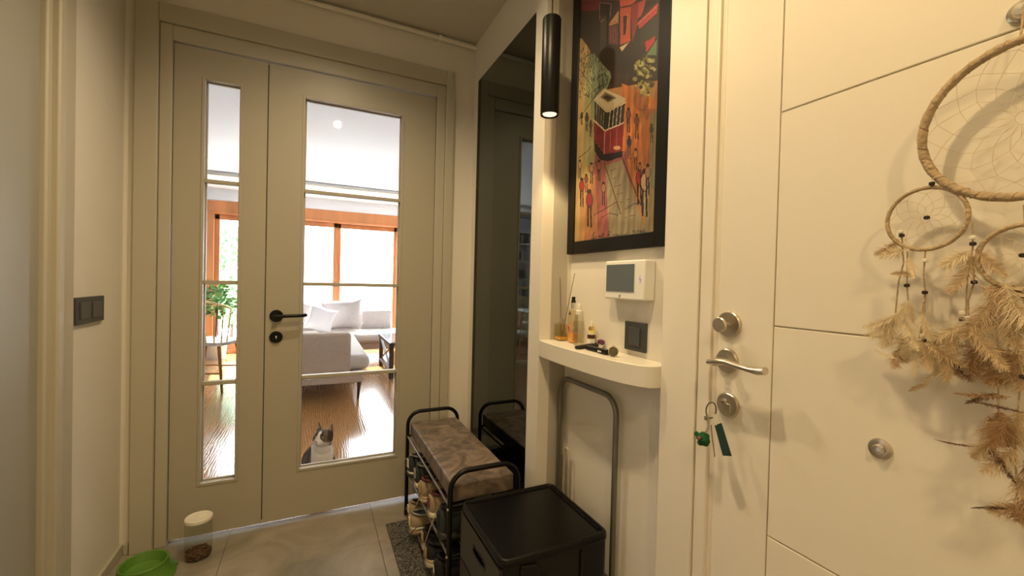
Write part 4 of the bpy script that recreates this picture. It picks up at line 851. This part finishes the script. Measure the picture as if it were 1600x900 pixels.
# dining chairs
def chair(x, y, rz, label):
    t = empty('dining_chair', (x, y, 0), rz, label=label, cat='chair', group='gold spindle chairs by the window'); T = INV[t.name].inverted(); g = lambda *v: T @ Vector(v)
    wood = M.get('chairwood') or M.setdefault('chairwood', mat('copper brown chair leg', (.40, .20, .07), .35, metal=.2))
    for sx, sy in ((-1, -1), (1, -1), (-1, 1), (1, 1)): MB().tube([g(sx*.24, sy*.25, 0), g(sx*.15, sy*.15, .44)], [.011, .016], 8).build('leg', wood, t)
    for sy in (-1, 1): MB().tube([g(-.20, sy*.21, .18), g(.20, sy*.21, .18)], .008, 6).build('stretcher', wood, t)
    s_ = MB(); pr = rrect(-.23, .23, -.22, .22, .10); s_.add([g(a, b_, .455) for a, b_ in pr]+[g(a*1.02, b_*1.02, .485) for a, b_ in pr]+[g(a*.7, b_*.7, .470) for a, b_ in pr],
        [tuple(range(28))[::-1]]+[(i, (i+1) % 28, 28+(i+1) % 28, 28+i) for i in range(28)]+[(28+i, 28+(i+1) % 28, 56+(i+1) % 28, 56+i) for i in range(28)]+[tuple(range(56, 84))])
    s_.build('seat', mat('white chair shell', (.8, .8, .78), .4) if 'white chair shell' not in bpy.data.materials else bpy.data.materials['white chair shell'], t)
    N = 9; tp = []
    for i in range(N):
        a = math.radians(-75+150*i/(N-1)); b0_ = g(.22*math.sin(a), .10+.13*math.cos(a), .47); b1_ = g(.29*math.sin(a), .14+.19*math.cos(a), .80+.10*math.cos(a)); MB().tube([b0_, b1_], .0055, 6).build('spindle', 'brass', t); tp.append(b1_)
    MB().tube(tp, .010, 8).build('top_rail', 'brass', t)
    return t
chair(-.93, 5.22, math.radians(160), 'gold spindle back chair with white seat nearest the glass door')
chair(-1.85, 4.42, math.radians(-80), 'gold spindle back chair with white seat on the near side of the table')
chair(-1.75, 6.35, math.radians(30), 'gold spindle back chair with white seat close to the bookcase')
t = empty('dining_table', (-1.95, 5.4, 0), label='white topped dining table left of the sofa', cat='table')
MB().box(-2.45, -1.38, 4.85, 5.95, .715, .745).build('tabletop', 'whitepaint', t, .004)
for x_ in (-2.38, -1.45):
    for y_ in (4.92, 5.88): MB().tube([(x_, y_, 0), (x_, y_, .72)], [.014, .022], 8).build('leg', M['chairwood'], t)
# bookcase on the far wall, left of the window
t = empty('bookcase', (-2.2, 7.3, 0), label='white open bookcase against the far wall left of the window', cat='bookcase')
MB().box(-2.95, -1.50, 7.375, 7.398, 0, 2.1).build('back_panel', 'whitepaint', t, smooth=False)
for x_ in (-2.97, -2.23, -1.50): MB().box(x_, x_+.025, 7.08, 7.375, 0, 2.1).build('side_panel', 'white', t, .002)
SH = (.10, .50, .86, 1.20, 1.54, 1.86, 2.08)
for z in SH: MB().box(-2.97, -1.475, 7.08, 7.375, z, z+.025).build('shelf_board', 'white', t, .002)
bc = [mat('book %s' % n_, c_, .6) for n_, c_ in (('black', (.02, .02, .022)), ('white', (.7, .7, .68)), ('slate', (.10, .12, .15)), ('rust', (.35, .10, .04)), ('olive', (.2, .2, .08)))]
random.seed(11)
for si, z in enumerate(SH[:-1]):
    for x0, x1, part in ((-2.93, -2.26, 'left'), (-2.19, -1.53, 'right')):
        x_ = x0+rnd(0, .12); k_ = 0; nb = 7
        while x_ < x1-.06 and k_ < nb:
            th = rnd(.022, .045); hh = rnd(.17, .25); b_ = MB().box(x_, x_+th, 7.13, 7.13+rnd(.14, .19), z+.0265, z+.0265+min(hh, .165)).build('book', bc[random.randrange(5)], None, .001)
            ORD = ('leftmost', 'second', 'third', 'fourth', 'fifth', 'sixth', 'seventh'); tag(b_, '%s book from the left in the %s bay of the white bookcase, %s shelf' % (ORD[k_], part, ('lowest', 'second', 'third', 'fourth', 'fifth', 'top')[si]), 'book', 'books on the %s %s shelf' % (('lowest', 'second', 'third', 'fourth', 'fifth', 'top')[si], part)); x_ += th+.002; k_ += 1
for z, x_, c_, lab in ((SH[4], -1.72, 'chrome', 'round silver vase at the right end of the fifth bookcase shelf'), (SH[3], -1.66, 'black', 'black tapered vase at the right end of the fourth bookcase shelf')):
    v_ = MB().lathe((x_, 7.22, z+.0255), (0, 0, 1), [(.03, 0), (.055, .04), (.05, .10), (.018, .15), (.03, .19), (0, .19)], 20).build('vase', c_, None, label=lab); tag(v_, cat='vase')
# plants
def leafcloud(c, rx, ry, rz, n, size, m, name, parent, kind='stuff'):
    mb = MB()
    for i in range(n):
        while True:
            p_ = Vector((rnd(-1, 1), rnd(-1, 1), rnd(-1, 1)))
            if .35 < p_.length < 1: break
        p_ = Vector((c[0]+p_.x*rx, c[1]+p_.y*ry, c[2]+p_.z*rz)); a = Vector((rnd(-1, 1), rnd(-1, 1), rnd(-1, 1))).normalized(); b_ = a.orthogonal().normalized()*size*.35; a *= size*rnd(.6, 1.2)
        n_ = a.cross(b_).normalized()*size*.08
        mb.add([p_, p_+a*.5+b_+n_, p_+a, p_+a*.5-b_+n_], [(0, 1, 2), (0, 2, 3)])
    return mb.build(name, m, parent, smooth=False, kind=kind)
t = empty('potted_plant', (-1.2, 6.95, 0), label='leafy green potted plant on the floor by the left window', cat='plant')
MB().lathe((-1.2, 6.95, 0), (0, 0, 1), [(.11, 0), (.15, .28), (.15, .30), (.135, .30), (.13, .26), (0, .26)], 24).build('pot', 'white', t)
MB().tube([(-1.2, 6.95, .25), (-1.19, 6.95, .6), (-1.18, 6.94, .8)], .012, 8).build('stem', 'darkwood', t)
leafcloud((-1.18, 6.95, .82), .18, .18, .24, 150, .10, 'leaf', 'foliage', t)
pale = mat('sunlit shrub leaf', (.20, .34, .16), .6, var=.4, scale=6)
for (x_, y_, z_, rx, rz_, n_, lab) in ((-1.75, 9.8, 1.75, .62, .52, 900, 'tall round green shrub in the garden seen through the left window'), (-1.35, 9.2, .72, .50, .55, 500, 'low loose green shrub in the garden below the tall one')):
    t = empty('garden_shrub', (x_, y_, 0), label=lab, cat='shrub')
    MB().tube([(x_, y_, -.02), (x_, y_, z_)], .03, 8).build('stem', 'darkwood', t); leafcloud((x_, y_, z_), rx, rx, rz_, n_, .13, pale, 'foliage', t)
# small strap on the living-room floor behind the narrow pane
t = MB().tube([(-.47, 2.70, .004), (-.42, 2.66, .005), (-.37, 2.69, .020), (-.33, 2.65, .006), (-.28, 2.70, .004), (-.25, 2.68, .004)], .005, 8, flat=.5).build('leash', blk, None, label='dark strap lying on the parquet behind the narrow glass pane'); tag(t, cat='strap')

# ---------------- cat: one continuous body from fused volumes
def cat_build(gx, gy, K=1.12):
    ox = oy = 0.0
    m = MB(); RX = lambda a: Matrix.Rotation(a, 3, 'X'); RZ = lambda a: Matrix.Rotation(a, 3, 'Z')
    B = lambda x, y, z, a, b_, c_, rot=None: m.ball((ox+x, oy+y, z), a, b_, c_, 20, 14, rot)
    B(-.010, .115, .085, .078, .092, .082); B(.000, .060, .130, .062, .066, .085, RX(.45)); B(.005, .018, .150, .056, .050, .078, RX(.15)); B(.008, .004, .190, .044, .040, .050)
    B(-.060, .10, .050, .034, .062, .048); B(.048, .10, .050, .034, .062, .048)
    B(-.058, .045, .014, .020, .040, .014); B(.056, .045, .014, .020, .040, .014)
    for s_ in (-1, 1):
        m.tube([(ox+s_*.028+.004, oy+.010, .15), (ox+s_*.027+.004, oy-.004, .08), (ox+s_*.026+.004, oy-.008, .018)], [.024, .0175, .014], 12); B(s_*.026+.004, -.018, .011, .017, .024, .012)
    # head, turned slightly to its right and lifted
    hc = Vector((.010, -.012, .243)); hr = RZ(-.68) @ RX(-.16)
    def H(x, y, z, a, b_, c_): m.ball(Vector((ox, oy, 0))+hc+hr @ Vector((x, y, z)), a, b_, c_, 20, 14, hr)
    H(0, 0, 0, .047, .043, .040); H(.022, -.012, -.010, .022, .022, .018); H(-.022, -.012, -.010, .022, .022, .018); H(0, -.036, -.012, .017, .013, .012); H(0, -.026, .002, .013, .018, .012); H(0, -.034, -.022, .012, .010, .007)
    for s_ in (-1, 1):
        bq = [Vector((s_*.006, .004, .026)), Vector((s_*.052, .008, .008)), Vector((s_*.032, .026, .018)), Vector((s_*.030, -.014, .022))]; tip = Vector((s_*.038, .003, .076))
        vs = [Vector((ox, oy, 0))+hc+hr @ v for v in bq+[tip]]; m.add(vs, [(0, 3, 4), (3, 1, 4), (1, 2, 4), (2, 0, 4), (0, 2, 1, 3)])
    m.tube([(ox-.03, oy+.19, .02), (ox+.05, oy+.20, .018), (ox+.10, oy+.15, .016), (ox+.105, oy+.08, .015), (ox+.085, oy+.03, .014)], [.017, .016, .015, .013, .009], 12)
    o = m.build('cat', 'black', None)
    rm = o.modifiers.new('r', 'REMESH'); rm.mode = 'VOXEL'; rm.voxel_size = .0032; rm.use_smooth_shade = True
    sm = o.modifiers.new('s', 'SMOOTH'); sm.iterations = 4; sm.factor = .5
    dg = bpy.context.evaluated_depsgraph_get(); me = bpy.data.meshes.new_from_object(o.evaluated_get(dg)); o.modifiers.clear(); o.data = me
    cl = me.color_attributes.new('col', 'FLOAT_COLOR', 'POINT'); hi = hr.inverted(); buf = []
    from mathutils import noise
    for v in me.vertices:
        p_ = v.co-Vector((ox, oy, 0)); h_ = hi @ (p_-hc); n_ = noise.noise(p_*38)*.5+noise.noise(p_*90)*.3
        st_ = math.sin((h_.x*1.0+h_.z*.3)*230+noise.noise(p_*30)*2.5) if p_.z > .205 else math.sin((p_.y+p_.z*.4)*120+noise.noise(p_*20)*3)
        tab = Vector((.115, .085, .06))*(1+.30*n_) if st_ > -.1 else Vector((.035, .026, .020))
        white = Vector((.78, .75, .71))*(1+.06*n_)
        if p_.z > .205 and h_.z < .034:      # head: white blaze and muzzle
            w_ = (abs(h_.x) < .007+max(0, -h_.z+.016)*.75 and h_.y < -.004) or (h_.z < -.014+.006*n_ and h_.y < .012)
        elif p_.z > .205: w_ = False; tab = Vector((.09, .065, .05)) if h_.y > 0 or h_.z < .05 else tab; tab = Vector((.42, .27, .22)) if (h_.y < .000 and h_.z > .042 and abs(h_.x) > .026) else tab
        else: w_ = p_.y < .045+.01*n_ and not (p_.x < -.043 and p_.z > .05) or p_.z < .022
        c_ = white if w_ else tab; buf += [max(.01, c_.x), max(.01, c_.y), max(.01, c_.z), 1]
    cl.data.foreach_set('color', buf); fm = attr_mat('cat fur', .85); nt = fm.node_tree; nn = nt.nodes.new('ShaderNodeTexNoise'); nn.inputs['Scale'].default_value = 350
    tc = nt.nodes.new('ShaderNodeTexCoord'); bp = nt.nodes.new('ShaderNodeBump'); bp.inputs['Strength'].default_value = .5; bp.inputs['Distance'].default_value = .003
    nt.links.new(tc.outputs['Object'], nn.inputs[0]); nt.links.new(nn.outputs[0], bp.inputs['Height']); nt.links.new(bp.outputs[0], nt.nodes['Principled BSDF'].inputs['Normal'])
    me.materials.clear(); me.materials.append(fm); me.polygons.foreach_set('use_smooth', [True]*len(me.polygons))
    o.location = (gx, gy, 0); o.scale = (K, K, K)
    tag(o, 'white and tabby cat sitting on the parquet behind the glass door', 'cat'); INV[o.name] = Matrix()
    for s_ in (-1, 1):
        e = Vector((ox, oy, 0))+hc+hr @ Vector((s_*.0185, -.0345, .007)); MB().ball(e, .0082, n=14, m=10).build('eye', mat('olive eye', (.16, .15, .055), .15), o)
        e2 = Vector((ox, oy, 0))+hc+hr @ Vector((s_*.0190, -.0418, .0075)); MB().ball(e2, .0030, .0022, .0058, 10, 8, hr).build('pupil', 'rubber', o)
    e = Vector((ox, oy, 0))+hc+hr @ Vector((0, -.0500, -.008)); MB().ball(e, .0042, .003, .003, 10, 8).build('nose', mat('pink nose', (.45, .18, .15), .5), o)
    wk = MB()
    for s_ in (-1, 1):
        for k_ in range(4):
            a = Vector((ox, oy, 0))+hc+hr @ Vector((s_*.012, -.044, -.013-.002*k_)); b_ = Vector((ox, oy, 0))+hc+hr @ Vector((s_*.050, -.040, -.006-.008*k_)); wk.tube([a, b_], .0003, 4)
    wk.build('whiskers', 'white', o)
    return o
cat_build(.052, 2.535)
